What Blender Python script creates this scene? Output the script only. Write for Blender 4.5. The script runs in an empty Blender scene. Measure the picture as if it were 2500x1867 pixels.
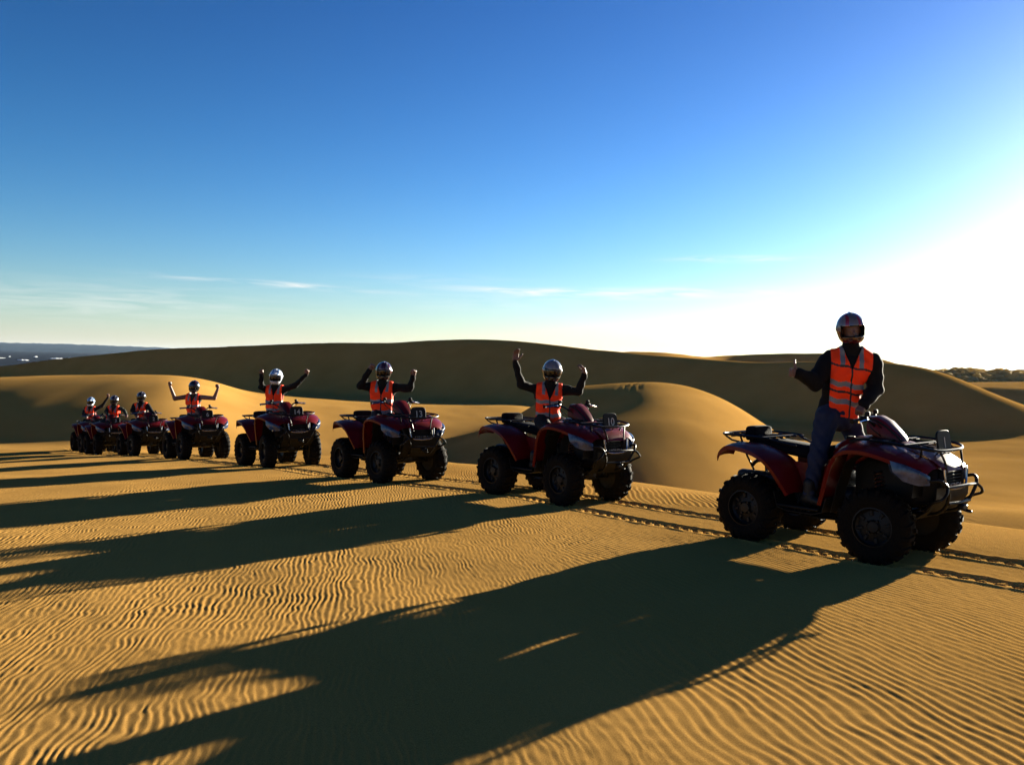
import bpy, math, random
import numpy as np
from mathutils import Matrix, Vector

rad = math.radians
scene = bpy.context.scene
COL = scene.collection
rng = np.random.default_rng(7)
random.seed(7)

# ------------------------------------------------------------------ camera
F = 2122.0                       # focal length in px of the 2500 px wide photograph
CAMZ = 1.65
PITCH = math.atan(56.0 / F)      # looking a little down
ROLL = math.atan(0.022)          # horizon falls to the right
cam_d = bpy.data.cameras.new("camera")
cam = bpy.data.objects.new("camera", cam_d)
COL.objects.link(cam)
cam_d.sensor_width = 36.0
cam_d.lens = 36.0 * F / 2500.0
cam_d.clip_start = 0.05
cam_d.clip_end = 40000
M_CAM = (Matrix.Translation((0, 0, CAMZ)) @ Matrix.Rotation(rad(90) - PITCH, 4, 'X') @ Matrix.Rotation(ROLL, 4, 'Z'))
cam.matrix_world = M_CAM
scene.camera = cam
scene.render.resolution_x, scene.render.resolution_y = 1024, 764

def at(px, py, Y):
    """world point that stands at depth Y on the sight line of photograph pixel (px, py)"""
    v = M_CAM.to_3x3() @ Vector(((px - 1250) / F, -(py - 933.5) / F, -1.0))
    return Vector((v.x / v.y * Y, Y, CAMZ + v.z / v.y * Y))

# ------------------------------------------------------------------ sun, sky, exposure
SUN_EL, SUN_AZ = rad(9.3), rad(45)          # azimuth clockwise from +Y (the way the camera looks)
world = bpy.data.worlds.new("World")
scene.world = world
world.use_nodes = True
wn, wl = world.node_tree.nodes, world.node_tree.links
wn.clear()
w_out = wn.new('ShaderNodeOutputWorld')
w_bg = wn.new('ShaderNodeBackground')
w_bg.inputs['Strength'].default_value = 0.055
sky = wn.new('ShaderNodeTexSky')
sky.sky_type = 'NISHITA'
sky.sun_disc = False
sky.sun_elevation = SUN_EL
sky.sun_rotation = SUN_AZ
sky.altitude = 0
sky.air_density = 1.0
sky.dust_density = 0.4
sky.ozone_density = 3.0
grade = wn.new('ShaderNodeMix'); grade.data_type = 'RGBA'; grade.blend_type = 'MULTIPLY'
grade.inputs['Factor'].default_value = 1.0
grade.inputs['B'].default_value = (0.89, 0.93, 1.12, 1)
gam = wn.new('ShaderNodeGamma'); gam.inputs['Gamma'].default_value = 1.6
hsv = wn.new('ShaderNodeHueSaturation')
hsv.inputs['Saturation'].default_value = 1.03
hsv.inputs['Value'].default_value = 0.172
wl.new(sky.outputs['Color'], grade.inputs['A'])
wl.new(grade.outputs['Result'], gam.inputs['Color'])
wl.new(gam.outputs['Color'], hsv.inputs['Color'])
# the glow round the sun is held at the level where the picture turns white anyway
cap = wn.new('ShaderNodeMix'); cap.data_type = 'RGBA'; cap.blend_type = 'DARKEN'
cap.inputs['Factor'].default_value = 1.0
cap.inputs['B'].default_value = (3.8, 3.8, 3.7, 1)
wl.new(hsv.outputs['Color'], cap.inputs['A'])
# pale haze that thickens towards the horizon, cyan above it
tc = wn.new('ShaderNodeTexCoord')
sep = wn.new('ShaderNodeSeparateXYZ'); wl.new(tc.outputs['Generated'], sep.inputs['Vector'])
def wmath(op, a, b=None, clamp=False):
    n = wn.new('ShaderNodeMath'); n.operation = op; n.use_clamp = clamp
    for i, v in enumerate((a, b)):
        if v is None: continue
        if isinstance(v, (int, float)): n.inputs[i].default_value = v
        else: wl.new(v, n.inputs[i])
    return n.outputs[0]
zpos = wmath('MAXIMUM', sep.outputs['Z'], 0.0)
skyc = cap.outputs['Result']
for colr, hgt in (((0.0, .66, .80), .15), ((1.50, .75, .42), .050)):
    ex = wmath('EXPONENT', wmath('MULTIPLY', zpos, -1.0 / hgt))
    ml = wn.new('ShaderNodeMix'); ml.data_type = 'RGBA'; ml.blend_type = 'ADD'
    wl.new(ex, ml.inputs['Factor']); wl.new(skyc, ml.inputs['A']); ml.inputs['B'].default_value = (*colr, 1)
    skyc = ml.outputs['Result']
# thin cirrus streaks low over the horizon, a function of the direction in the sky only
az_ = wmath('ARCTAN2', sep.outputs['X'], sep.outputs['Y'])
comb = wn.new('ShaderNodeCombineXYZ')
wl.new(wmath('MULTIPLY', az_, 14.0), comb.inputs[0])
wl.new(wmath('MULTIPLY', sep.outputs['Z'], 170.0), comb.inputs[1])
cn = wn.new('ShaderNodeTexNoise'); cn.inputs['Scale'].default_value = 1.0; cn.inputs['Detail'].default_value = 6.0
cn.inputs['Distortion'].default_value = 0.8
wl.new(comb.outputs[0], cn.inputs['Vector'])
cm = wmath('MULTIPLY', wmath('SUBTRACT', cn.outputs['Fac'], 0.36, True), 3.2, True)
tot = None
for a0, z0, la, lz, tilt, k in ((-.26, .077, .10, .0028, -.030, .8), (.035, .0775, .10, .0040, -.035, .9), (.20, .079, .14, .0050, .012, 1.2), (.255, .116, .06, .0030, 0, 1.0),
                          (-.02, .064, .12, .010, 0, .22), (-.45, .050, .20, .018, .0, .30), (-.10, .090, .10, .006, .02, .15)):
    da = wmath('DIVIDE', wmath('SUBTRACT', az_, a0), la)
    dz = wmath('DIVIDE', wmath('SUBTRACT', wmath('SUBTRACT', sep.outputs['Z'], z0), wmath('MULTIPLY', wmath('SUBTRACT', az_, a0), tilt)), lz)
    e = wmath('EXPONENT', wmath('MULTIPLY', wmath('ADD', wmath('MULTIPLY', da, da), wmath('MULTIPLY', dz, dz)), -1.0))
    e = wmath('MULTIPLY', e, k)
    tot = e if tot is None else wmath('ADD', tot, e)
mask = wmath('MULTIPLY', wmath('MULTIPLY', tot, cm), 1.0, True)
mixc = wn.new('ShaderNodeMix'); mixc.data_type = 'RGBA'
wl.new(mask, mixc.inputs['Factor'])
wl.new(skyc, mixc.inputs['A'])
mixc.inputs['B'].default_value = (3.0, 2.95, 2.8, 1)
wl.new(mixc.outputs['Result'], w_bg.inputs['Color'])
wl.new(w_bg.outputs[0], w_out.inputs['Surface'])

sun_d = bpy.data.lights.new("sun", 'SUN')
sun_d.energy = 5.0
sun_d.angle = rad(0.5)
sun_d.color = (1.0, 0.91, 0.72)
sun = bpy.data.objects.new("sun", sun_d)
COL.objects.link(sun)
SUND = Vector((math.sin(SUN_AZ) * math.cos(SUN_EL), math.cos(SUN_AZ) * math.cos(SUN_EL), math.sin(SUN_EL)))
sun.rotation_euler = SUND.to_track_quat('Z', 'Y').to_euler()
sun.location = SUND * 60

vs = scene.view_settings
scene.display_settings.display_device = 'sRGB'
vs.view_transform = 'Standard'
vs.look = 'None'
vs.gamma = 1.0
vs.use_curve_mapping = False
vs.exposure = 2.7
scene.cycles.max_bounces = 6
scene.cycles.diffuse_bounces = 3
scene.cycles.glossy_bounces = 3
scene.cycles.use_denoising = True

# ------------------------------------------------------------------ helpers
def tag(o, label=None, cat=None, group=None, kind=None):
    if label: o['label'] = label
    if cat: o['category'] = cat
    if group: o['group'] = group
    if kind: o['kind'] = kind
    return o

def material(name, color, rough=0.5, metal=0.0, coat=0.0, noise=0.0, nscale=8.0, bump=0.0, bscale=60.0, color2=None, spec=0.5, sheen=0.0):
    m = bpy.data.materials.new(name)
    m.use_nodes = True
    n, l = m.node_tree.nodes, m.node_tree.links
    b = n['Principled BSDF']
    b.inputs['Base Color'].default_value = (*color, 1)
    b.inputs['Roughness'].default_value = rough
    b.inputs['Metallic'].default_value = metal
    b.inputs['Specular IOR Level'].default_value = spec
    b.inputs['Coat Weight'].default_value = coat
    b.inputs['Coat Roughness'].default_value = 0.08
    b.inputs['Sheen Weight'].default_value = sheen
    tcn = n.new('ShaderNodeTexCoord')
    if noise > 0:
        t = n.new('ShaderNodeTexNoise'); t.inputs['Scale'].default_value = nscale; t.inputs['Detail'].default_value = 5
        l.new(tcn.outputs['Object'], t.inputs['Vector'])
        r = n.new('ShaderNodeValToRGB')
        c2 = color2 or tuple(c * 0.45 for c in color)
        r.color_ramp.elements[0].position = 0.5 - 0.25
        r.color_ramp.elements[1].position = 0.5 + 0.25
        r.color_ramp.elements[0].color = (*[color[i] * (1 - noise) + c2[i] * noise for i in range(3)], 1)
        r.color_ramp.elements[1].color = (*color, 1)
        l.new(t.outputs['Fac'], r.inputs['Fac']); l.new(r.outputs['Color'], b.inputs['Base Color'])
    if bump > 0:
        t2 = n.new('ShaderNodeTexNoise'); t2.inputs['Scale'].default_value = bscale; t2.inputs['Detail'].default_value = 4
        l.new(tcn.outputs['Object'], t2.inputs['Vector'])
        bp = n.new('ShaderNodeBump'); bp.inputs['Distance'].default_value = bump; bp.inputs['Strength'].default_value = 1.0
        l.new(t2.outputs['Fac'], bp.inputs['Height']); l.new(bp.outputs['Normal'], b.inputs['Normal'])
    return m

def np_mesh(name, V, Fq, smooth=True):
    """mesh from vertex array and an (n,4) or (n,3) face array"""
    me = bpy.data.meshes.new(name)
    V = np.asarray(V, dtype=np.float32); Fq = np.asarray(Fq, dtype=np.int32)
    k = Fq.shape[1]
    me.vertices.add(len(V)); me.vertices.foreach_set('co', V.ravel())
    me.loops.add(Fq.size); me.loops.foreach_set('vertex_index', Fq.ravel())
    me.polygons.add(len(Fq))
    me.polygons.foreach_set('loop_start', np.arange(0, Fq.size, k, dtype=np.int32))
    me.polygons.foreach_set('use_smooth', np.full(len(Fq), smooth))
    me.update(calc_edges=True)
    return me

# ------------------------------------------------------------------ noise on arrays
_tab = rng.random((256, 256))
def vnoise(x, y, s=0):
    x = x + 17.3 * s; y = y - 9.1 * s
    xi = np.floor(x).astype(int); yi = np.floor(y).astype(int)
    fx = x - xi; fy = y - yi
    fx = fx * fx * fx * (fx * (fx * 6 - 15) + 10); fy = fy * fy * fy * (fy * (fy * 6 - 15) + 10)
    a = _tab[xi & 255, yi & 255]; b = _tab[(xi + 1) & 255, yi & 255]
    c = _tab[xi & 255, (yi + 1) & 255]; d = _tab[(xi + 1) & 255, (yi + 1) & 255]
    return (a + (b - a) * fx) * (1 - fy) + (c + (d - c) * fx) * fy - 0.5
def fbm(x, y, o=3, s=0):
    r = 0; a = 1.0
    for i in range(o):
        r = r + a * vnoise(x, y, s + i * 3.7); x = x * 2.03; y = y * 2.03; a *= 0.5
    return r
def sstep(a, b, x):
    t = np.clip((x - a) / (b - a), 0, 1); return t * t * (3 - 2 * t)
# ------------------------------------------------------------------ terrain
# The convoy drives along a sand ridge: u runs back along the convoy, d across it (positive away from the camera).
O1 = np.array([3.07, 8.17]); UD = np.array([-0.63, 0.777]); ND = np.array([0.777, 0.63])
_zu = (np.array([-30, -8, 0, 4.1, 7.5, 11.7, 16.5, 21.8, 24.9, 27.8, 33, 38, 50, 90.]),
       np.array([.3, .06, 0, -.155, -.25, -.5, -.87, -1.37, -1.61, -1.81, -1.95, -2.0, -2.6, -4.]))
_us = np.linspace(-30, 90, 481)
_zs = np.interp(_us, *_zu)
for _ in range(3):
    _zs = np.convolve(np.pad(_zs, 6, 'edge'), np.ones(13) / 13, 'valid')
def ud(X, Y):
    a = X - O1[0]; b = Y - O1[1]
    return a * UD[0] + b * UD[1], a * ND[0] + b * ND[1]
def sheet(X, Y):
    u, d = ud(X, Y)
    z = np.interp(u, _us, _zs)
    d0 = 1.2 - 1.6 * sstep(14, 34, u) + 0.35 * vnoise(u * 0.25, u * 0, 3)
    e = np.clip(d - d0, 0, None)
    q, sm = 0.038, 0.42
    ec = sm / (2 * q)
    z = z - np.where(e < ec, q * e * e, q * ec * ec + sm * (e - ec))
    z = z + 0.05 * vnoise(X * 0.35, Y * 0.35, 1) + 0.018 * vnoise(X * 1.1, Y * 1.1, 2)
    # gentle rise far away on the camera side so that the sheet never shows an end
    z = z - 0.02 * np.clip(-d - 6, 0, None)
    return z

def hz(px): return 850.0 + 0.022 * px
class Ridge:
    """dune ridge: crest given as photograph outline (px, py) with its own depth, slopes and roundness along it"""
    def __init__(s, pts, depth, near, wnear, far=0.12, wfar=8.0):
        p = np.array(pts, float)
        xs = np.linspace(p[0, 0], p[-1, 0], 700)
        ys = np.interp(xs, p[:, 0], p[:, 1])
        k = 15
        ys = np.convolve(np.pad(ys, k // 2, 'edge'), np.hanning(k + 2)[1:-1] / np.hanning(k + 2)[1:-1].sum(), 'valid')
        s.th = (xs - 1250) / F
        def f(t):
            if not isinstance(t, (list, tuple)): return np.full(xs.shape, float(t))
            v = np.interp(xs, *zip(*t)); kk = 2 * int(90 / (xs[1] - xs[0])) + 1
            w = np.hanning(kk + 2)[1:-1]
            return np.convolve(np.pad(v, kk // 2, 'edge'), w / w.sum(), 'valid')
        s.Y = f(depth); s.sn = f(near); s.wn = f(wnear); s.sf = f(far); s.wf = f(wfar)
        s.Z = CAMZ + (hz(xs) - ys) * s.Y / F
    def __call__(s, X, Y):
        th = X / np.maximum(Y, 1.0)
        g = lambda a: np.interp(th, s.th, a)
        d = Y - g(s.Y)
        wn_, wf_ = g(s.wn), g(s.wf)
        n = g(s.sn) * (np.sqrt(d * d + wn_ ** 2) - wn_)
        f = g(s.sf) * (np.sqrt(d * d + wf_ ** 2) - wf_)
        return g(s.Z) - np.where(d < 0, n, f)
def smax(a, b, k):
    h = np.clip(0.5 + 0.5 * (a - b) / k, 0, 1)
    return b + (a - b) * h + k * h * (1 - h)

R_MID = Ridge([(-1500, 960), (-700, 945), (-200, 930), (0, 922), (120, 918), (300, 916), (440, 918), (520, 932), (600, 958), (700, 972), (850, 983),
               (1000, 990), (1130, 991), (1230, 990), (1300, 996), (1400, 1020), (1600, 1060), (1900, 1080), (2200, 1085), (2500, 1080), (3200, 1070), (4500, 1070)],
              [(-1500, 42), (0, 44), (450, 46), (700, 52), (1200, 58), (1600, 60), (2500, 50), (4500, 50)],
              [(-1500, .52), (250, .52), (800, .20), (1200, .13), (1700, .12), (4500, .12)],
              [(-1500, 15), (300, 15), (700, 12), (1200, 11), (4500, 10)], .10, 6)
def cinterp(x, xs, ys):
    # smooth interpolation of a short table
    g = np.linspace(xs[0], xs[-1], 400); v = np.interp(g, xs, ys)
    w = np.hanning(61); v = np.convolve(np.pad(v, 30, 'edge'), w / w.sum(), 'valid')
    return np.interp(x, g, v)
def R_DOME(X, Y):
    # spur of sand that comes towards the camera: crest line Xr(Y), height Hr(Y)
    Xr = 0.166 * Y - .012 * (Y - 33)
    Hr = cinterp(Y, [10, 20, 24, 28, 32, 36, 40, 44, 50, 60], [-3.6, -1.75, -1.0, -.32, .22, .62, .82, .55, -.5, -3.0])
    sx = X - Xr
    k = .10 + .24 * np.exp(-((Y - 33.5) / 4.2) ** 2)
    left = k * (np.sqrt(sx * sx + 1.3 ** 2) - 1.3)
    e5 = np.clip(-sx - 3.6, 0, None); left = left + .55 * (np.sqrt(e5 * e5 + 1) - 1)
    kr = .072 + .014 * np.clip(Y - 40, 0, 12)
    right = np.where(sx > 4.5, kr * 20.25 + .62 * (sx - 4.5), kr * sx * sx)
    return Hr - np.where(sx < 0, left, right)
R_BIG = Ridge([(-1500, 1000), (-600, 950), (-100, 905), (0, 894), (50, 889), (110, 880), (180, 872), (240, 866), (300, 860), (360, 853), (420, 849), (500, 848), (570, 846),
               (700, 840), (830, 836), (900, 837), (960, 837), (1030, 831), (1120, 828), (1200, 828), (1290, 834), (1370, 844), (1440, 854), (1520, 860),
               (1600, 867), (1700, 874), (1850, 885), (1920, 884), (2000, 882), (2100, 882), (2170, 885), (2230, 892), (2290, 904), (2350, 927), (2420, 959),
               (2500, 992), (2700, 1060), (3200, 1090), (4500, 1080)],
              [(-1500, 210), (0, 160), (600, 126), (1200, 110), (1700, 90), (2200, 69), (2500, 58), (3000, 54), (4500, 54)],
              [(-1500, .66), (2000, .6), (2500, .62), (4500, .6)],
              [(-1500, .6), (300, .8), (1000, 2.2), (1400, 5), (1800, 6), (2300, 5), (2600, 4.5), (4500, 4)], [(-1500, .10), (4500, .12)], [(-1500, 9), (4500, 12)])
R_BACK = Ridge([(1200, 950), (1400, 880), (1480, 862), (1540, 858), (1620, 861), (1715, 871), (1760, 869), (1830, 865), (1920, 862), (1990, 862), (2060, 866), (2150, 876),
                (2250, 905), (2330, 960), (2600, 1000)], [(1200, 150), (1650, 150), (1760, 175), (2600, 175)], [(1200, .1), (1700, .12), (1760, .6), (2600, .6)], 3, .1, 8)
R_FLAT = Ridge([(1900, 1000), (2200, 960), (2300, 940), (2370, 934), (2500, 933), (2700, 934), (4500, 945)], 260, .06, 10, .02, 20)
R_FLAT2 = Ridge([(2100, 1010), (2250, 975), (2350, 950), (2420, 943), (2500, 947), (2700, 960), (4500, 990)], 150, .5, 6, .06, 10)
R_SIDE = Ridge([(1700, 1700), (2100, 1330), (2250, 1236), (2380, 1222), (2500, 1240), (2700, 1270), (3500, 1350), (4500, 1450)], [(1700, 19), (4500, 19)], .13, 1.5, .2, 1.2)

def far_field(X, Y):
    Yc = np.maximum(Y, 1.0)
    floor = -2.5 - 1.6 * sstep(-0.25, -0.4, X / np.maximum(Y, 1.0)) - 0.016 * np.clip(Y - 60, 0, 500) + 0.35 * vnoise(X * 0.06, Y * 0.06, 5)
    # towards the sea on the left the land falls away
    th = X / Yc
    shore = sstep(-0.36, -0.52, th) * sstep(130, 420, Y)
    floor = floor - 2.2 * sstep(150, 900, Y) * sstep(-0.18, -0.44, th) - 1.0 * shore
    floor = floor - 12.0 * sstep(950, 1250, Y) * sstep(-0.02, -0.3, th)
    far = smax(floor, R_BIG(X, Y), 1.2)
    far = smax(far, R_MID(X, Y), 0.8)
    dome = R_DOME(X, Y)
    far = smax(far, dome, 0.5)
    px_ = 1250 + F * X / Yc
    for c_, k_, w_ in ((1545, .04, 3.2), (1562, .025, 2.6), (1528, .03, 3.0), (1512, .02, 2.6)):
        far = far - k_ * np.exp(-((px_ - c_ - 60 * ((Y - 37) / 5.0) ** 2 * np.sign(Y - 37) * .4) / w_) ** 2) * sstep(34.5, 37, Y) * (1 - sstep(40.5, 42, Y))
    far = smax(far, R_BACK(X, Y), 0.8)
    far = np.maximum(far, R_FLAT(X, Y)); far = smax(far, R_FLAT2(X, Y), 0.6)
    far = smax(far, R_SIDE(X, Y), 0.4)
    return far

# the near faces of the middle dunes are smoothed as wind would leave them
GX, GY, GS = -44.0, 12.0, 0.25
_gx = GX + GS * np.arange(380); _gy = GY + GS * np.arange(210)
_GXX, _GYY = np.meshgrid(_gx, _gy)
_raw = far_field(_GXX, _GYY)
def blur(A, sig):
    k = int(3 * sig / GS); w = np.exp(-0.5 * (np.arange(-k, k + 1) * GS / sig) ** 2); w /= w.sum()
    A = np.apply_along_axis(lambda r: np.convolve(np.pad(r, k, 'edge'), w, 'valid'), 1, A)
    return np.apply_along_axis(lambda r: np.convolve(np.pad(r, k, 'edge'), w, 'valid'), 0, A)
_b1, _b2 = blur(_raw, 0.7), blur(_raw, 1.7)
_pxg = 1250 + F * _GXX / _GYY
_ycr = np.interp((_pxg - 1250) / F, R_MID.th, R_MID.Y)
_ycr = blur(_ycr, 1.0)
_dd = _ycr - _GYY
_off = 1 - sstep(1180, 1300, _pxg) * (1 - sstep(1950, 2100, _pxg))
_w1 = sstep(0.8, 2.6, _dd) * _off; _w2 = sstep(3, 8, _dd) * _off
_sm = _raw + (_b1 - _raw) * _w1; _sm = _sm + (_b2 - _sm) * _w2
def terrain(X, Y):
    s = sheet(X, Y)
    far = far_field(X, Y)
    fx = np.clip((X - GX) / GS, 0, 378.999); fy = np.clip((Y - GY) / GS, 0, 208.999)
    ix, iy = fx.astype(int), fy.astype(int); fx = fx - ix; fy = fy - iy
    d = _sm - _raw
    dz = (d[iy, ix] * (1 - fx) + d[iy, ix + 1] * fx) * (1 - fy) + (d[iy + 1, ix] * (1 - fx) + d[iy + 1, ix + 1] * fx) * fy
    far = far + np.where((X > GX) & (X < GX + 94.5) & (Y > GY) & (Y < GY + 52), dz, 0)
    far = far + 0.12 * vnoise(X * 0.18, Y * 0.18, 8) * sstep(14, 30, Y) + .02 * vnoise(X * .9, Y * .5, 9)
    w = sstep(12, 20, Y)
    z = np.where(Y > 12, smax(s, far, 0.35 * w + 1e-3), s)
    return z

# ---- tyre tracks and ripples (fine relief)
_cu = np.array([-12, -4, -1.4, -.6, 0, 2, 4.1, 7.5, 11.7, 16.5, 21.8, 24.9, 27.8, 40.])
_cd = np.array([1.0, .35, .12, .0, 0, -.05, .10, -.33, -.36, -.29, -.03, -.16, 0, .3])
def fine(X, Y):
    u, d = ud(X, Y)
    dist = np.sqrt(X * X + Y * Y)
    # two ripple trains: short broken ripples on the left, longer ones that bend away to the right, meeting in forks
    def saw(t):
        c = t - np.floor(t)
        v = np.where(c < 0.62, c / 0.62, (1 - c) / 0.38)
        return v * v * (3 - 2 * v) - 0.5
    w0 = 0.16 * fbm(X * 0.9, Y * 0.45, 2, 11)
    phL = X + 0.18 * Y + w0 + 0.050 * vnoise(X * 4.2, Y * 3.2, 14) + 0.024 * vnoise(X * 13, Y * 10, 15)
    tL = phL / 0.043 + .8 * vnoise(X * 7, Y * 4.5, 22)
    phR = 0.95 * X + 0.25 * Y + 0.07 * np.clip(Y + .6 * X - 6, 0, 6) ** 2 * (1 - .5 * sstep(8, 14, Y)) + .6 * w0 + 0.055 * vnoise(X * 2.6, Y * 2.0, 16) + 0.022 * vnoise(X * 8, Y * 5, 17)
    tR = phR / 0.070 + .55 * vnoise(X * 3.5, Y * 2.2, 22)
    mR = sstep(.1, 1.3, X - .05 * (Y - 5) + .9 * vnoise(X * .8, Y * .6, 18))
    base = 0.72 + 1.1 * vnoise(X * 1.7, Y * 0.9, 23) + 0.5 * vnoise(X * 5, Y * 4, 24)
    aL = np.clip(0.0021 * base + .0016 * vnoise(X * 9, Y * 4.5, 27), .0005, None) * (1 + .5 * sstep(4, 9, Y))
    aR = np.clip(0.0042 * (.3 + .7 * base), .001, None) * (1 + .5 * sstep(6, 11, Y))
    env = (1 - 0.75 * sstep(1.0, 2.6, d)) * (1 - sstep(22, 40, dist))
    z = env * (aL * (1 - mR) * saw(tL) + aR * mR * saw(tR)) + 0.0022 * vnoise(X * 19, Y * 15, 25) * (1 - sstep(8, 16, dist))
    # tracks
    c0 = np.interp(u, _cu, _cd)
    for side in (-1, 1):
        for off, ph0, dp in ((0.0, 0.0, 1.0), (0.055, 0.4, .6)):
            lat = d - c0 - side * 0.425 - off - 0.03 * np.sin(u * 0.7 + side + ph0 * 5)
            dp = dp * (1 - sstep(28.6, 29.6, u))
            if off:
                dp = dp * sstep(4, 9, u)
            a = np.abs(lat)
            inside = 1 - sstep(0.085, 0.115, a)
            lug = np.sin(2 * np.pi * (u / 0.13 + a * 5.0 + ph0 + 0.12 * vnoise(u * 3, u * 0 + side, 31)) + np.where(lat > 0, 0, np.pi))
            lug = sstep(-0.35, 0.35, lug)
            broken = 0.8 + 0.5 * vnoise(X * 16, Y * 16, 33)
            zt = -0.006 - 0.036 * lug * broken
            berm = 0.012 * np.exp(-((a - 0.135) / 0.028) ** 2) * (0.7 + vnoise(X * 9, Y * 9, 35))
            z = z * (1 - inside * dp) + inside * dp * zt + berm * dp
    return z

def ground_z(x, y):
    return float(terrain(np.array([x]), np.array([y]))[0])

def grid_faces(nr, nc, off=0):
    i = np.arange(nr - 1)[:, None] * nc + np.arange(nc - 1)[None, :]
    return (np.stack([i, i + 1, i + nc + 1, i + nc], -1).reshape(-1, 4) + off)

def fan(ys, ths, c):
    Y = np.repeat(ys[:, None], len(ths), 1)
    X = ths[None, :] * (Y + c)
    return X, Y

def rows(y0, y1, f):
    r = [y0]
    while r[-1] < y1: r.append(r[-1] + f(r[-1]))
    return np.array(r)

yr = rows(1.3, 34.0, lambda y: max(0.009, 0.0026 * y))
ya = rows(yr[-1], 1700.0, lambda y: 0.009 * y)[1:]
th_in = np.arange(-0.64, 0.64, 0.0006)
g = np.arange(1, 70)
ext = 0.001 * (1.075 ** g - 1) / 0.075 * 1.0
ext = ext[ext < 1.2]
ths = np.concatenate([(-0.64 - ext)[::-1], th_in, th_in[-1] + ext])
X1, Y1 = fan(yr, ths, 0.6)
Z1 = terrain(X1, Y1) + fine(X1, Y1)
ths2 = ths[::5] if (len(ths) - 1) % 5 == 0 else np.append(ths[::5], ths[-1])
Ya_all = np.concatenate([[yr[-1]], ya])
X2, Y2 = fan(Ya_all, ths2, 0.6)
Z2 = terrain(X2, Y2) + fine(X2, Y2) * (Y2 < 60)
Z2[0] -= 0.0
V = [np.stack([X1, Y1, Z1], -1).reshape(-1, 3), np.stack([X2, Y2, Z2], -1).reshape(-1, 3)]
FQ = [grid_faces(*X1.shape), grid_faces(*X2.shape, off=X1.size)]
# the same sand goes on behind and beside the camera
bx = np.linspace(-60, 60, 61); by = np.linspace(-60, 1.45, 40)
X3, Y3 = np.meshgrid(bx, by)
Z3 = np.interp(ud(X3, Y3)[0], _us, _zs) * 0 + sheet(X3, Y3) - 0.03
V.append(np.stack([X3, Y3, Z3], -1).reshape(-1, 3)); FQ.append(grid_faces(*X3.shape, off=X1.size + X2.size))
sand_me = np_mesh("sand", np.concatenate(V), np.concatenate(FQ))

sm = bpy.data.materials.new("sand")
sm.use_nodes = True
n, l = sm.node_tree.nodes, sm.node_tree.links
b = n['Principled BSDF']
b.inputs['Roughness'].default_value = 0.95
b.inputs['Specular IOR Level'].default_value = 0.0
b.inputs['Diffuse Roughness'].default_value = 0.3
geo = n.new('ShaderNodeNewGeometry')
def nz(scale, detail=4, vec=None):
    t = n.new('ShaderNodeTexNoise'); t.inputs['Scale'].default_value = scale; t.inputs['Detail'].default_value = detail
    l.new(vec or geo.outputs['Position'], t.inputs['Vector']); return t.outputs['Fac']
r1 = n.new('ShaderNodeValToRGB')
r1.color_ramp.elements[0].position = .3; r1.color_ramp.elements[0].color = (0.375, 0.203, 0.052, 1)
r1.color_ramp.elements[1].position = .7; r1.color_ramp.elements[1].color = (0.445, 0.246, 0.067, 1)
l.new(nz(0.35), r1.inputs['Fac'])
r2 = n.new('ShaderNodeValToRGB')
r2.color_ramp.elements[0].position = .35; r2.color_ramp.elements[0].color = (.62, .60, .58, 1)
r2.color_ramp.elements[1].position = .65; r2.color_ramp.elements[1].color = (1, 1, 1, 1)
l.new(nz(170, 3), r2.inputs['Fac'])
mx = n.new('ShaderNodeMix'); mx.data_type = 'RGBA'; mx.blend_type = 'MULTIPLY'; mx.inputs['Factor'].default_value = 0.8
l.new(r1.outputs[0], mx.inputs['A']); l.new(r2.outputs[0], mx.inputs['B']); l.new(mx.outputs['Result'], b.inputs['Base Color'])
bp = n.new('ShaderNodeBump'); bp.inputs['Distance'].default_value = 0.0016; bp.inputs['Strength'].default_value = .8
l.new(nz(260, 3), bp.inputs['Height'])
l.new(bp.outputs['Normal'], b.inputs['Normal'])
MAT_SAND = sm
sand_me.materials.append(sm)
ground = bpy.data.objects.new("sand_ground", sand_me); COL.objects.link(ground)
tag(ground, "rippled golden sand and dunes with tyre tracks", "sand", kind='structure')

# ---- sea, surf, headland
SEA_Z = -15.0
msea = material("sea_water", (0.003, 0.006, 0.014), rough=0.8, bump=0.35, bscale=0.05, spec=0.03)
sx = np.linspace(-12000, 6000, 40); sy = np.linspace(500, 16000, 40)
XS, YS = np.meshgrid(sx, sy)
me = np_mesh("sea", np.stack([XS, YS, np.full(XS.shape, SEA_Z)], -1).reshape(-1, 3), grid_faces(*XS.shape))
me.materials.append(msea)
sea = bpy.data.objects.new("sea", me); COL.objects.link(sea); tag(sea, "dark blue sea beyond the dunes", "sea", kind='structure')

def hill(name, pts, Y, depth, base, m, rough=0.0, seed=1, n=160, step=3.0):
    p = np.array(pts, float)
    xs = np.linspace(p[0, 0], p[-1, 0], n)
    ys = np.interp(xs, p[:, 0], p[:, 1])
    Vv = []
    prof = [(-1.0, 0.0), (-.7, .45), (-.4, .78), (-.15, .95), (0, 1.0), (.3, .9), (1.0, 0.0)]
    zt = CAMZ + (hz(xs) - ys) * Y / F
    for k, (o, h) in enumerate(prof):
        jit = rough * (vnoise(xs * 0.11 + k, xs * 0 + k * 1.3, seed) + .6 * vnoise(xs * 0.4 + k, xs * 0 + k * 2.3, seed + 1)) * (1 if h > 0 else 0)
        Yk = Y + depth * o + rough * 2 * vnoise(xs * .2, xs * 0 + k, seed + 5)
        Vv.append(np.stack([(xs - 1250) / F * Y, Yk, base + (zt - base) * h + jit], -1))
    Vv = np.array(Vv)
    me = np_mesh(name, Vv.reshape(-1, 3), grid_faces(len(prof), n))
    me.materials.append(m)
    o = bpy.data.objects.new(name, me); COL.objects.link(o)
    return o
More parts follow.
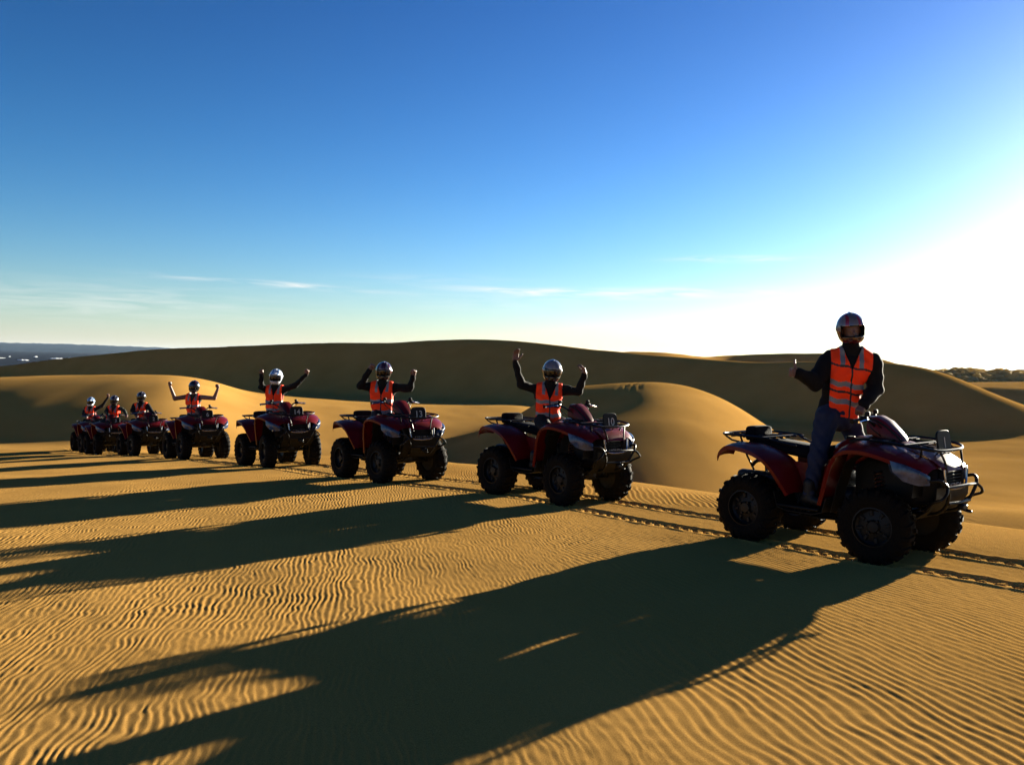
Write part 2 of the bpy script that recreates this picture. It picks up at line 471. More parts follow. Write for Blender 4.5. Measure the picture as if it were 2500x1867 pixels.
mhead = material("headland_haze_blue", (0.014, 0.032, 0.055), rough=1, noise=.6, nscale=.01, spec=0.05)  # blue of the distant air is mixed into the scrub colour
o = hill("headland", [(-900, 815), (-500, 824), (-200, 832), (0, 836.5), (60, 838), (150, 839.5), (220, 842), (300, 845), (380, 848), (460, 854), (600, 862), (640, 868)], 6500, 700, SEA_Z - 5, mhead, rough=6, n=400)
tag(o, "low wooded headland far across the water", "headland", kind='structure')
mfoam = material("foam", (0.85, 0.87, 0.88), rough=.9, spec=.2)
Vf, Ff = [], []
for (pxa, pxb, py, th_) in [(-120, 14, 871.5, 2.4), (20, 25, 870.7, 1.0), (81, 91, 871.0, 1.7), (165, 187, 874, 1.3), (120, 158, 875.5, .4), (40, 70, 879.5, .4), (284, 292, 860, .4)]:
    dpth = (CAMZ - SEA_Z) * F / (py - hz(pxa))
    dfar = (CAMZ - SEA_Z) * F / (py - th_ * .5 - hz(pxa)); dnear = (CAMZ - SEA_Z) * F / (py + th_ * .5 - hz(pxa))
    k = 24
    for i in range(k + 1):
        t = i / k; px = pxa + (pxb - pxa) * t; e = math.sin(math.pi * min(1, max(0, t))) ** .5 if 0 < t < 1 else 0.02
        e *= 0.8 + 0.4 * random.random()
        ym = (dfar + dnear) / 2; hh = (dfar - dnear) / 2 * e
        Vf += [((px - 1250) / F * yy, yy, SEA_Z + zz) for yy, zz in ((ym - hh, .3), (ym, .3 + 1.1 * e), (ym + hh, .3))]
        if i < k:
            s0 = len(Vf) - 3
            Ff += [(s0, s0 + 3, s0 + 4, s0 + 1), (s0 + 1, s0 + 4, s0 + 5, s0 + 2)]
me = np_mesh("surf", Vf, Ff); me.materials.append(mfoam)
o = bpy.data.objects.new("surf", me); COL.objects.link(o); tag(o, "white surf breaking along the shore", "surf", kind='stuff')
# ------------------------------------------------------------------ mesh builder
class MB:
    def __init__(s): s.v = []; s.f = []; s.m = []; s.n = 0
    def add(s, V, Fs, mi=0, M=None):
        V = [Vector(v) for v in V]
        if M is not None: V = [M @ v for v in V]
        s.v += [tuple(v) for v in V]
        for f in Fs: s.f.append(tuple(i + s.n for i in f)); s.m.append(mi)
        s.n += len(V)
    def box(s, c, size, mi=0, M=None, ch=0.0):
        x, y, z = (k / 2 for k in size)
        if ch <= 0:
            V = [(sx * x, sy * y, sz * z) for sx in (-1, 1) for sy in (-1, 1) for sz in (-1, 1)]
            Fs = [(0, 1, 3, 2), (4, 6, 7, 5), (0, 4, 5, 1), (2, 3, 7, 6), (0, 2, 6, 4), (1, 5, 7, 3)]
        else:
            ch = min(ch, x * .9, y * .9, z * .9)
            V = []; idx = {}
            for sx in (-1, 1):
                for sy in (-1, 1):
                    for sz in (-1, 1):
                        for a in range(3):
                            p = [sx * (x - ch), sy * (y - ch), sz * (z - ch)]
                            p[a] = (sx, sy, sz)[a] * (x, y, z)[a]
                            idx[(sx, sy, sz, a)] = len(V); V.append(tuple(p))
            Fs = []
            for a in range(3):
                b, c2 = (a + 1) % 3, (a + 2) % 3
                for sg in (-1, 1):
                    q = []
                    for sb, sc in ((-1, -1), (1, -1), (1, 1), (-1, 1)):
                        k = [0, 0, 0]; k[a] = sg; k[b] = sb; k[c2] = sc
                        q.append(idx[(*k, a)])
                    Fs.append(tuple(q if sg > 0 else q[::-1]))
            for a in range(3):       # edges along axis a
                b, c2 = (a + 1) % 3, (a + 2) % 3
                for sb in (-1, 1):
                    for sc in (-1, 1):
                        def id_(sa, which):
                            k = [0, 0, 0]; k[a] = sa; k[b] = sb; k[c2] = sc
                            return idx[(*k, which)]
                        q = (id_(-1, b), id_(1, b), id_(1, c2), id_(-1, c2))
                        Fs.append(q if sb * sc < 0 else q[::-1])
            for sx in (-1, 1):
                for sy in (-1, 1):
                    for sz in (-1, 1):
                        t = (idx[(sx, sy, sz, 0)], idx[(sx, sy, sz, 1)], idx[(sx, sy, sz, 2)])
                        Fs.append(t if sx * sy * sz > 0 else t[::-1])
        V = [(v[0] + c[0], v[1] + c[1], v[2] + c[2]) for v in V] if M is None else [(M @ Vector(v)) + Vector(c) for v in V]
        s.add(V, Fs, mi)
    def tube(s, pts, r, seg=8, mi=0, smooth=0, closed=False, cap=True):
        P = [Vector(p) for p in pts]
        if smooth:
            Q = []
            n = len(P)
            rng_ = range(n if closed else n - 1)
            for i in rng_:
                p0 = P[(i - 1) % n] if closed or i > 0 else P[0]
                p1 = P[i]; p2 = P[(i + 1) % n]
                p3 = P[(i + 2) % n] if closed or i + 2 < n else P[-1]
                for k in range(smooth):
                    t = k / smooth
                    Q.append(0.5 * ((2 * p1) + (-p0 + p2) * t + (2 * p0 - 5 * p1 + 4 * p2 - p3) * t * t + (-p0 + 3 * p1 - 3 * p2 + p3) * t ** 3))
            if not closed: Q.append(P[-1])
            P = Q
        n = len(P); V = []; up = None
        rr = r if isinstance(r, (list, tuple)) else None
        for i, p in enumerate(P):
            a = P[(i - 1) % n] if closed or i > 0 else p
            b = P[(i + 1) % n] if closed or i < n - 1 else p
            t = (b - a).normalized()
            if up is None:
                up = Vector((0, 0, 1)) if abs(t.z) < .9 else Vector((1, 0, 0))
            up = (up - t * up.dot(t))
            if up.length < 1e-6: up = t.orthogonal()
            up.normalize(); sd = t.cross(up)
            ri = r if rr is None else rr[0] + (rr[1] - rr[0]) * i / max(1, n - 1)
            for k in range(seg):
                an = 2 * math.pi * k / seg
                V.append(p + (up * math.cos(an) + sd * math.sin(an)) * ri)
        Fs = []
        for i in range(n if closed else n - 1):
            j = (i + 1) % n
            for k in range(seg):
                k2 = (k + 1) % seg
                Fs.append((i * seg + k, i * seg + k2, j * seg + k2, j * seg + k))
        if cap and not closed:
            Fs.append(tuple(range(seg))); Fs.append(tuple((n - 1) * seg + k for k in reversed(range(seg))))
        s.add(V, Fs, mi)
    def loft(s, loops, mi=0, cap=True, closed=True):
        n = len(loops[0]); V = [v for L in loops for v in L]; Fs = []
        for i in range(len(loops) - 1):
            for k in range(n if closed else n - 1):
                k2 = (k + 1) % n
                Fs.append((i * n + k, i * n + k2, (i + 1) * n + k2, (i + 1) * n + k))
        if cap and closed:
            Fs.append(tuple(reversed(range(n)))); Fs.append(tuple((len(loops) - 1) * n + k for k in range(n)))
        s.add(V, Fs, mi)
    def lathe(s, prof, seg=32, axis='y', c=(0, 0, 0), mi=0):
        """prof: (radius, along) pairs"""
        V = []
        for k in range(seg):
            an = 2 * math.pi * k / seg
            for r, a in prof:
                x, y = r * math.cos(an), r * math.sin(an)
                v = (x, a, y) if axis == 'y' else ((x, y, a) if axis == 'z' else (a, x, y))
                V.append((v[0] + c[0], v[1] + c[1], v[2] + c[2]))
        m = len(prof); Fs = []
        for k in range(seg):
            k2 = (k + 1) % seg
            for j in range(m - 1):
                Fs.append((k * m + j, k * m + j + 1, k2 * m + j + 1, k2 * m + j))
        s.add(V, Fs, mi)
    def sheet(s, rows_, th, mi=0):
        """thin closed shell from a grid of points, offset downwards along the normal by th"""
        R = len(rows_); C = len(rows_[0])
        G = [[Vector(p) for p in r] for r in rows_]
        N = []
        for i in range(R):
            for j in range(C):
                a = G[min(i + 1, R - 1)][j] - G[max(i - 1, 0)][j]
                b = G[i][min(j + 1, C - 1)] - G[i][max(j - 1, 0)]
                nn = a.cross(b); nn.normalize(); N.append(nn)
        top = [G[i][j] for i in range(R) for j in range(C)]
        bot = [top[k] - N[k] * th for k in range(R * C)]
        Fs = []
        for i in range(R - 1):
            for j in range(C - 1):
                q = (i * C + j, (i + 1) * C + j, (i + 1) * C + j + 1, i * C + j + 1)
                Fs.append(q); Fs.append(tuple(k + R * C for k in reversed(q)))
        bd = [(i, 0) for i in range(R)] + [(R - 1, j) for j in range(1, C)] + [(i, C - 1) for i in range(R - 2, -1, -1)] + [(0, j) for j in range(C - 2, 0, -1)]
        idx = [i * C + j for i, j in bd]
        for k in range(len(idx)):
            a, b = idx[k], idx[(k + 1) % len(idx)]
            Fs.append((b, a, a + R * C, b + R * C))
        s.add(top + bot, Fs, mi)
    def mesh(s, name, mats, sharp=38):
        me = bpy.data.meshes.new(name)
        me.from_pydata(s.v, [], s.f)
        me.polygons.foreach_set('material_index', s.m)
        for m in (mats if isinstance(mats, (list, tuple)) else [mats]): me.materials.append(m)
        me.polygons.foreach_set('use_smooth', [True] * len(me.polygons))
        me.update()
        import bmesh
        bm = bmesh.new(); bm.from_mesh(me)
        bmesh.ops.recalc_face_normals(bm, faces=bm.faces)
        bm.to_mesh(me); bm.free()
        me.set_sharp_from_angle(angle=rad(sharp))
        return me
    def obj(s, name, mats, parent=None, sharp=38):
        o = bpy.data.objects.new(name, s.mesh(name, mats, sharp)); COL.objects.link(o)
        if parent: o.parent = parent
        return o

def catmull(pts, k):
    P = [Vector(p) for p in pts]; Q = []
    for i in range(len(P) - 1):
        p0 = P[max(i - 1, 0)]; p1 = P[i]; p2 = P[i + 1]; p3 = P[min(i + 2, len(P) - 1)]
        for j in range(k):
            t = j / k
            Q.append(0.5 * ((2 * p1) + (-p0 + p2) * t + (2 * p0 - 5 * p1 + 4 * p2 - p3) * t * t + (-p0 + 3 * p1 - 3 * p2 + p3) * t ** 3))
    Q.append(P[-1]); return Q

def sup(cx, cy, cz, a, b, n=20, e=2.6, axis='x'):
    L = []
    for k in range(n):
        t = 2 * math.pi * k / n; c, s_ = math.cos(t), math.sin(t)
        u = a * math.copysign(abs(c) ** (2 / e), c); v = b * math.copysign(abs(s_) ** (2 / e), s_)
        L.append((cx, cy + u, cz + v) if axis == 'x' else (cx + u, cy + v, cz))
    return L

# ------------------------------------------------------------------ quad bike materials
M_RED = material("red_plastic", (0.08, 0.0015, 0.002), rough=.36, coat=.06, noise=.35, nscale=5, color2=(.07, .004, .003), spec=.12)
M_BLK = material("black_plastic", (0.0035, 0.0034, 0.0034), rough=.6, noise=.5, nscale=12, color2=(.008, .0065, .004), spec=.15)
M_STEEL = material("black_steel_tube", (0.0025, 0.0025, 0.0025), rough=.42, coat=.05, spec=.15)
M_RUB = material("tyre_rubber", (0.0018, 0.0015, 0.0013), rough=.85, noise=.7, nscale=9, color2=(.006, .0042, .002), spec=.1, bump=.002, bscale=90)
M_RIM = material("dark_rim", (0.003, 0.003, 0.003), rough=.5, spec=.2)
M_CHR = material("bright_metal", (0.75, 0.75, 0.76), rough=.14, metal=1)
M_ALU = material("engine_metal", (0.006, 0.006, 0.006), rough=.6, metal=.3, noise=.5, nscale=14)
M_SEAT = material("seat_vinyl", (0.0016, 0.002, 0.004), rough=.8, spec=.06, bump=.0012, bscale=160)
M_SILV = material("silver_trim", (0.30, 0.30, 0.31), rough=.25, metal=.85)
M_SPR = material("spring_red", (0.03, 0.004, 0.003), rough=.4)
M_NUM = material("number_print", (0.34, 0.34, 0.32), rough=.6)
M_GLASS = material("headlight_lens", (0.045, 0.075, 0.15), rough=.2, coat=.05, noise=.9, nscale=20, color2=(.006, .01, .02), spec=.3)
M_REFL = material("lamp_reflector", (0.6, 0.65, 0.75), rough=.1, metal=1, bump=.004, bscale=70)

WX, WY, WR = 0.64, 0.435, 0.33      # axle position, wheel centre offset, tyre radius

def wheel_meshes(width, name):
    w = width / 2
    t = MB()
    R = WR - 0.018
    prof = [(0.165, -w * .80), (0.20, -w * .95), (0.25, -w * 1.0), (R - .035, -w * .93), (R - .008, -w * .72), (R, -w * .35), (R + .002, 0), (R, w * .35), (R - .008, w * .72),
            (R - .035, w * .93), (0.25, w * 1.0), (0.20, w * .95), (0.165, w * .80), (0.165, -w * .80)]
    t.lathe(prof, 48)
    n = 19
    for k in range(n):
        for sgn in (-1, 1):
            a0 = 2 * math.pi * (k + (0.5 if sgn > 0 else 0)) / n
            segs = [(0.02, .00, R + .019), (0.40, .035, R + .017), (0.78, .075, R + .006), (1.0, .095, R - .040)]
            wa = 0.052
            V = []
            for (yy, da, rt) in segs:
                for (ang, rr) in ((a0 + da - wa, rt), (a0 + da + wa, rt), (a0 + da + wa * 1.15, rt - .030), (a0 + da - wa * 1.15, rt - .030)):
                    V.append((rr * math.cos(ang), sgn * yy * w * 1.02, rr * math.sin(ang)))
            Fs = []
            for i in range(3):
                for j in range(4):
                    j2 = (j + 1) % 4
                    Fs.append((i * 4 + j, i * 4 + j2, i * 4 + 4 + j2, i * 4 + 4 + j))
            Fs += [(3, 2, 1, 0), (12, 13, 14, 15)]
            t.add(V, Fs)
    tm = t.mesh(name + "_tyre", M_RUB, 40)
    r = MB()
    r.lathe([(0.172, -w * .72), (0.172, w * .82), (0.160, w * .84), (0.155, w * .45), (0.135, w * .30), (0.06, w * .42), (0.045, w * .62), (0.0, w * .64)], 32)
    r.lathe([(0.172, -w * .72), (0.10, -w * .5), (0.0, -w * .5)], 32)
    for k in range(4):
        a = 2 * math.pi * (k + .5) / 4
        r.lathe([(0, w * .66), (.011, w * .66), (.011, w * .4)], 8, c=(0.062 * math.cos(a), 0, 0.062 * math.sin(a)))
    for k in range(8):
        a = 2 * math.pi * k / 8
        Mx = Matrix.Rotation(-a, 4, 'Y')
        r.box(Mx @ Vector((0.118, w * .38, 0)), (.05, .02, .028), 0, Mx, ch=.004)
    rm = r.mesh(name + "_rim", M_RIM, 35)
    return tm, rm

def obj_from(name, me, parent=None):
    o = bpy.data.objects.new(name, me); COL.objects.link(o)
    if parent: o.parent = parent
    return o

def mirror(V, s): return [(v[0], v[1] * s, v[2]) for v in V]

def build_quad():
    root = bpy.data.objects.new("quad_bike", None); COL.objects.link(root)
    # ---- frame
    f = MB()
    for s in (-1, 1):
        f.tube([(-.62, .15 * s, .44), (-.45, .14 * s, .33), (.42, .14 * s, .33), (.72, .13 * s, .46), (.80, .13 * s, .66), (.50, .11 * s, .78), (.12, .10 * s, .80), (-.25, .12 * s, .70), (-.70, .13 * s, .76), (-.82, .13 * s, .70)], .019, 8, 0, 4)
        f.tube([(.42, .14 * s, .34), (.30, .11 * s, .76)], .016); f.tube([(-.3, .14 * s, .34), (-.25, .12 * s, .70)], .016)
        f.tube([(-.62, .15 * s, .42), (-.66, .13 * s, .74)], .016)
        # suspension arms
        for (x, lo) in ((WX, .36), (-WX, .37)):
            f.tube([(x - .14, .13 * s, .38), (x, .33 * s, lo - .02)], .014); f.tube([(x + .13, .13 * s, .38), (x, .33 * s, lo - .02)], .014)
            f.tube([(x - .09, .14 * s, .50), (x, .33 * s, .43)], .011); f.tube([(x + .09, .14 * s, .50), (x, .33 * s, .43)], .011)
            f.box((x, .335 * s, .38), (.06, .05, .15), ch=.01)
        f.tube([(.45, .04 * s, .50), (WX - .07, .31 * s, .38)], .009)
    for x in (-.62, -.3, .1, .42, .72):
        f.tube([(x, -.14, .34 if abs(x) < .5 else .44), (x, .14, .34 if abs(x) < .5 else .44)], .015)
    f.tube([(WX, -.36, WR), (WX, .36, WR)], .022); f.tube([(-WX, -.36, WR), (-WX, .36, WR)], .024)
    f.tube([(.56, 0, .52), (.46, 0, .92), (.42, 0, 1.06)], .024, 10)
    f.obj("frame", M_STEEL, root)
    # ---- engine and gearbox
    e = MB()
    e.loft([sup(x, 0, z, a, b_, 18, 3) for x, z, a, b_ in [(-.36, .45, .05, .05), (-.34, .45, .14, .11), (-.12, .45, .17, .14), (.10, .46, .17, .15), (.25, .46, .15, .13), (.30, .46, .06, .06)]])
    e.loft([sup(x, 0, z, a, b_, 16, 3) for x, z, a, b_ in [(-.02, .62, .07, .03), (0.0, .63, .11, .09), (.16, .65, .11, .09), (.20, .64, .07, .04)]])
    for k in range(6): e.box((.08, 0, .575 + k * .022), (.24, .25, .008))
    for s in (-1, 1):
        e.lathe([(0, .0), (.085, 0), (.10, .02 * s), (.10, .05 * s), (.0, .05 * s)], 20, c=(-.10, .16 * s, .44))
    e.loft([sup(x, 0, z, a, b_, 14, 3) for x, z, a, b_ in [(-.80, WR + .03, .03, .03), (-.74, WR + .03, .10, .09), (-.56, WR + .03, .10, .09), (-.52, WR + .03, .04, .04)]])
    e.loft([sup(x, 0, z, a, b_, 14, 3) for x, z, a, b_ in [(.50, WR + .05, .04, .04), (.56, WR + .05, .09, .08), (.70, WR + .05, .09, .08), (.76, WR + .05, .03, .03)]])
    e.obj("engine", M_ALU, root)
    sp = MB()
    sp.sheet([[(x, y, z) for y in (-.20, -.10, 0, .10, .20)] for x, z in ((-.60, .34), (-.5, .295), (.0, .285), (.50, .295), (.66, .34), (.80, .44))], .006)
    sp.obj("skid_plate", M_BLK, root)
    # ---- wheels
    ft, fr = wheel_meshes(0.215, "front"); rt, rr = wheel_meshes(0.265, "rear")
    for x in (WX, -WX):
        for s in (-1, 1):
            w = bpy.data.objects.new("wheel", None); COL.objects.link(w); w.parent = root
            w.location = (x, s * (WY if x > 0 else WY - .01), WR)
            w.rotation_euler = (0, random.uniform(0, 6.28), 0 if s > 0 else math.pi)
            obj_from("tyre", ft if x > 0 else rt, w); obj_from("rim", fr if x > 0 else rr, w)
    # ---- shock absorbers
    for (x0, y0, z0, x1, y1, z1) in ((WX - .02, .29, .40, WX - .12, .17, .80), (-WX + .03, .28, .40, -WX + .10, .16, .76)):
        for s in (-1, 1):
            a, b_ = Vector((x0, y0 * s, z0)), Vector((x1, y1 * s, z1))
            d_ = b_ - a; t = d_.normalized(); u = t.orthogonal().normalized(); v = t.cross(u)
            body = MB(); body.tube([a, a + d_ * .5], .017, 10); body.tube([a + d_ * .4, b_], .011, 8)
            body.tube([a + d_ * .12, a + d_ * .15], .045, 14); body.tube([a + d_ * .88, a + d_ * .91], .045, 14)
            so = body.obj("shock_absorber", M_STEEL, root)
            sg = MB(); turns = 9; k = 12
            sg.tube([a + d_ * (.15 + .73 * i / (turns * k)) + (u * math.cos(2 * math.pi * i / k) + v * math.sin(2 * math.pi * i / k)) * .039 for i in range(turns * k + 1)], .0065, 6)
            sg.obj("spring", M_SPR, so)
    # ---- front fenders: arch over the wheel, flat top running into the hood
    for s in (-1, 1):
        outer = catmull([(.10, .46, .46), (.155, .49, .60), (.215, .525, .76), (.29, .55, .90), (.40, .565, .975), (.56, .56, .985), (.73, .535, .95), (.88, .49, .895), (.99, .43, .84), (1.045, .38, .80)], 3)
        inner = catmull([(.17, .24, .46), (.20, .235, .64), (.23, .22, .84), (.30, .20, .99), (.42, .20, 1.04), (.58, .205, 1.03), (.75, .21, 1.0), (.90, .21, .95), (1.00, .20, .90), (1.06, .19, .845)], 3)
        rows_ = []
        for o_, i_ in zip(outer, inner):
            r_ = []
            for t in (0, .25, .5, .72, .88, 1.0):
                p = i_.lerp(o_, t); p.z += .022 * math.sin(math.pi * t)
                if t == 1.0: p = p + Vector((0, .006, -.012))
                r_.append((p.x, p.y * s, p.z))
            q = o_ + Vector((-.012 if o_.x < .3 else 0, .004, -.045))
            if o_.x < .3: q = o_ + Vector((.035, .0, -.02))
            r_.append((q.x, q.y * s, q.z))
            rows_.append(r_)
        if s < 0: rows_ = rows_[::-1]
        m = MB(); m.sheet(rows_, .006); m.obj("front_fender", M_RED, root, 50)
        # inner splash guard
        m = MB()
        g = [[(x, y * s, z) for y in (.22, .30, .40)] for x, z in ((.19, .38), (.25, .62), (.33, .85), (.46, .94), (.66, .95), (.84, .88), (.95, .74), (.93, .60))]
        m.sheet(g if s > 0 else g[::-1], .005); m.obj("splash_guard", M_BLK, root)
        # footwell
        m = MB()
        m.sheet([[(x, y * s, z) for y in (.13, .25, .37, .475)] for x, z in ((-.34, .52), (-.30, .385), (-.2, .36), (.06, .36), (.15, .385), (.19, .52))][::s], .008)
        m.tube([(-.20, .18 * s, .39), (-.06, .30 * s, .395), (-.06, .46 * s, .395)], .014, 8, 0, 4)
        for k in range(6): m.box((-.13 + k * .03, .36 * s, .375), (.012, .17, .02), ch=.003)
        m.tube([(-.3, .47 * s, .40), (.12, .475 * s, .40)], .012)
        m.obj("footrest", M_BLK, root)
        # rear fender
        outer = catmull([(-.20, .46, .50), (-.27, .49, .62), (-.37, .52, .76), (-.50, .535, .855), (-.64, .54, .90), (-.78, .53, .915), (-.88, .51, .905), (-.96, .49, .85), (-1.00, .47, .79)], 3)
        inner = catmull([(-.17, .22, .50), (-.21, .20, .66), (-.30, .19, .80), (-.46, .19, .88), (-.62, .20, .925), (-.76, .20, .935), (-.87, .20, .925), (-.96, .20, .87), (-1.0, .20, .80)], 3)
        rows_ = []
        for o_, i_ in zip(outer, inner):
            r_ = []
            for t in (0, .3, .6, .85, 1.0):
                p = i_.lerp(o_, t); p.z += .018 * math.sin(math.pi * t); r_.append((p.x, p.y * s, p.z))
            q = o_ + (Vector((-.03, .0, -.015)) if o_.x > -.45 else Vector((.01, .004, -.04)))
            r_.append((q.x, q.y * s, q.z))
            rows_.append(r_)
        if s > 0: rows_ = rows_[::-1]
        m = MB(); m.sheet(rows_, .006); m.obj("rear_fender", M_RED, root, 50)
        # side cover under the seat
        m = MB()
        rws = [[(x, (y + .01) * s, z) for x, y, z in ((-.52, .20, zz), (-.40, .215, zz), (-.2, .22, zz - .01), (0, .20, zz - .02), (.18, .185, zz))] for zz in (.52, .60, .70, .80)]
        m.sheet(rws if s > 0 else rws[::-1], .006)
        m.obj("side_panel", M_RED, root)
        # headlights in the fender nose
        m = MB()
        c = [(.79, .505, .91), (.90, .475, .885), (1.00, .405, .835), (1.05, .335, .79), (1.045, .325, .715), (.985, .40, .71), (.89, .475, .745), (.82, .51, .82)]
        ctr = Vector((.945, .43, .82))
        V = [Vector((x + .012, (y + .022), z)) for x, y, z in c]
        mid = [ctr.lerp(v, .6) + Vector((.022, .022, .004)) for v in V]
        back = [v - Vector((.05, .05, 0)) for v in V]
        allv = [(v.x, v.y * s, v.z) for v in V + mid + back] + [(ctr.x + .045, (ctr.y + .045) * s, ctr.z + .004)]
        n = 8; Fs = []
        for k in range(n):
            k2 = (k + 1) % n
            Fs += [(k, k2, n + k2, n + k), (2 * n + k, 2 * n + k2, k2, k), (n + k, n + k2, 3 * n)]
        m.add(allv, Fs, 0); hl = m.obj("headlight", M_GLASS, root, 60)
        b_ = MB(); b_.lathe([(0, -.004), (.018, .0), (.030, .012), (.034, .026)], 14, 'x', (.99, .415 * s, .81)); b_.obj("reflector", M_REFL, hl)
    # ---- hood between the fenders and tank cover
    m = MB()
    rws = []
    for x, z, wd, cr in ((.26, 1.0, .215, .045), (.40, 1.04, .21, .04), (.55, 1.04, .205, .03), (.70, 1.02, .21, .02), (.84, .985, .212, .018), (.95, .945, .212, .016), (1.04, .895, .205, .015), (1.085, .855, .20, .012), (1.10, .825, .195, .01)):
        rws.append([(x, wd * t, z - .012 + cr * (1 - t * t)) for t in (1, .8, .5, .2, -.2, -.5, -.8, -1)])
    m.sheet(rws, .006); m.obj("hood", M_RED, root, 50)
    # nose: black grille with bright trim
    m = MB()
    for s in (-1, 1):
        m.box((1.075, .17 * s, .755), (.05, .05, .15), 0, None, .012)
    for k in range(5): m.box((1.08, 0, .705 + k * .026), (.022, .30, .011), 0, None, .003)
    m.box((1.045, 0, .755), (.03, .34, .17), 0, None, .01)
    gr = m.obj("grille", M_BLK, root)
    m = MB()
    m.tube([(1.105, -.205, .84), (1.115, -.19, .715), (1.115, -.10, .675), (1.12, .10, .675), (1.115, .19, .715), (1.105, .205, .84)], .010, 8, 0, 3)
    m.obj("trim", M_SILV, gr)
    # lower front panel
    m = MB()
    m.sheet([[(x, y, z) for y in (.30, .18, 0, -.18, -.30)] for x, z in ((1.085, .69), (1.08, .60), (1.02, .50), (.90, .41))], .006)
    m.loft([sup(x, 0, z, a, b_, 16, 6) for x, z, a, b_ in [(.30, .66, .16, .16), (.42, .68, .20, .22), (.75, .68, .20, .22), (1.0, .70, .19, .16), (1.04, .72, .17, .12)]])
    m.obj("front_panel", M_BLK, root)
    # bumper
    m = MB()
    for s in (-1, 1):
        m.tube([(.78, .14 * s, .44), (1.02, .16 * s, .46), (1.13, .20 * s, .56), (1.165, .27 * s, .70), (1.12, .335 * s, .76), (1.03, .345 * s, .74)], .0145, 10, 0, 5)
        m.tube([(1.165, .27 * s, .70), (1.185, .33 * s, .655), (1.165, .375 * s, .61), (1.09, .36 * s, .575), (1.0, .30 * s, .50)], .013, 8, 0, 5)
    m.tube([(1.14, -.20, .56), (1.16, 0, .56), (1.14, .20, .56)], .0145, 10, 0, 4)
    m.tube([(1.165, -.27, .70), (1.185, -.1, .705), (1.185, .1, .705), (1.165, .27, .70)], .012, 8, 0, 4)
    m.obj("bumper", M_STEEL, root)
    m = MB()
    m.box((1.17, 0, .52), (.05, .10, .05), 0, None, .01); m.tube([(1.19, -.03, .50), (1.235, -.02, .49), (1.235, .02, .49), (1.19, .03, .50)], .008, 8, 0, 3)
    m.obj("winch_hook", M_STEEL, root)
    # ---- tank and console
    m = MB()
    m.loft([sup(x, 0, z, a, b_, 24, 2.5) for x, z, a, b_ in [(.02, .86, .05, .05), (.06, .87, .13, .11), (.14, .89, .17, .135), (.26, .92, .18, .14), (.40, .95, .17, .125), (.55, .96, .13, .09), (.60, .96, .06, .05)]])
    m.obj("tank_cover", M_RED, root, 60)
    m = MB(); m.lathe([(0, .03), (.035, .03), (.042, .018), (.042, 0)], 16, 'z', (.16, 0, 1.02)); m.obj("fuel_cap", M_BLK, root)
    m = MB()
    for s in (-1, 1):
        m.loft([sup(x, .20 * s, z, a, b_, 12, 2.5) for x, z, a, b_ in [(.26, 1.02, .01, .008), (.32, 1.03, .035, .022), (.46, 1.045, .045, .022), (.60, 1.045, .03, .015), (.64, 1.04, .008, .006)]])
    m.obj("console_trim", M_BLK, root)
    # ---- seat
    m = MB()
    m.loft([sup(x, 0, z, a, b_, 24, 3.0) for x, z, a, b_ in [(-.88, .90, .08, .03), (-.86, .905, .145, .05), (-.76, .915, .165, .058), (-.60, .915, .175, .062), (-.42, .895, .172, .065), (-.24, .875, .155, .068), (-.08, .875, .135, .068), (.06, .905, .125, .06), (.14, .93, .06, .03)]])
    m.obj("seat", M_SEAT, root, 60)
    # ---- racks
    m = MB()
    z = 1.0
    m.tube([(-.52, .30, z - .01), (-.60, .34, z), (-.88, .36, z + .01), (-1.02, .33, z + .012), (-1.06, .20, z + .014), (-1.06, -.20, z + .014), (-1.02, -.33, z + .012), (-.88, -.36, z + .01), (-.60, -.34, z), (-.52, -.30, z - .01)], .0125, 8, 0, 3)
    for y in (-.24, -.12, 0, .12, .24): m.tube([(-.56, y, z - .012), (-1.05, y, z + .005)], .008, 6)
    for x in (-.62, -.78, -.92): m.tube([(x, -.34, z - .005), (x, .34, z - .005)], .009, 6)
    for s in (-1, 1):
        m.tube([(-.56, .30 * s, z - .01), (-.40, .22 * s, .95), (-.30, .17 * s, .93)], .011, 8, 0, 3)
        m.tube([(-.88, .25 * s, z - .01), (-.82, .22 * s, .80), (-.76, .14 * s, .60)], .010, 8)
        m.tube([(-1.02, .33 * s, z + .012), (-.96, .28 * s, .95), (-.84, .24 * s, .93)], .010, 8, 0, 2)
    m.obj("rear_rack", M_STEEL, root)
    m = MB()
    z = 1.06
    m.tube([(.50, .24, z - .02), (.56, .36, z - .005), (.80, .40, z - .02), (.98, .36, z - .045), (1.06, .22, z - .065), (1.075, 0, z - .07), (1.06, -.22, z - .065), (.98, -.36, z - .045), (.80, -.40, z - .02), (.56, -.36, z - .005), (.50, -.24, z - .02)], .012, 8, 0, 3)
    for y in (-.26, -.13, 0, .13, .26): m.tube([(.54, y, z - .018), (1.05, y, z - .072)], .008, 6)
    for x, dz in ((.62, -.012), (.82, -.03)): m.tube([(x, -.38, z + dz), (x, .38, z + dz)], .009, 6)
    for s in (-1, 1):
        m.tube([(.62, .30 * s, z - .02), (.62, .26 * s, .98)], .010); m.tube([(.95, .28 * s, z - .05), (.93, .25 * s, .92)], .010)
        m.tube([(1.06, .20 * s, z - .065), (1.09, .16 * s, .90), (1.10, .14 * s, .80)], .010, 8, 0, 3)
    m.obj("front_rack", M_STEEL, root)
    # backrest pad on the rear rack
    m = MB()
    m.loft([sup(x, 0, 1.015, a, b_, 24, 5) for x, a, b_ in [(-.895, .135, .055), (-.885, .158, .075), (-.83, .160, .078), (-.79, .155, .072), (-.782, .135, .055)]])
    m.tube([(-.83, -.09, .96), (-.83, -.09, .92)], .014); m.tube([(-.83, .09, .96), (-.83, .09, .92)], .014)
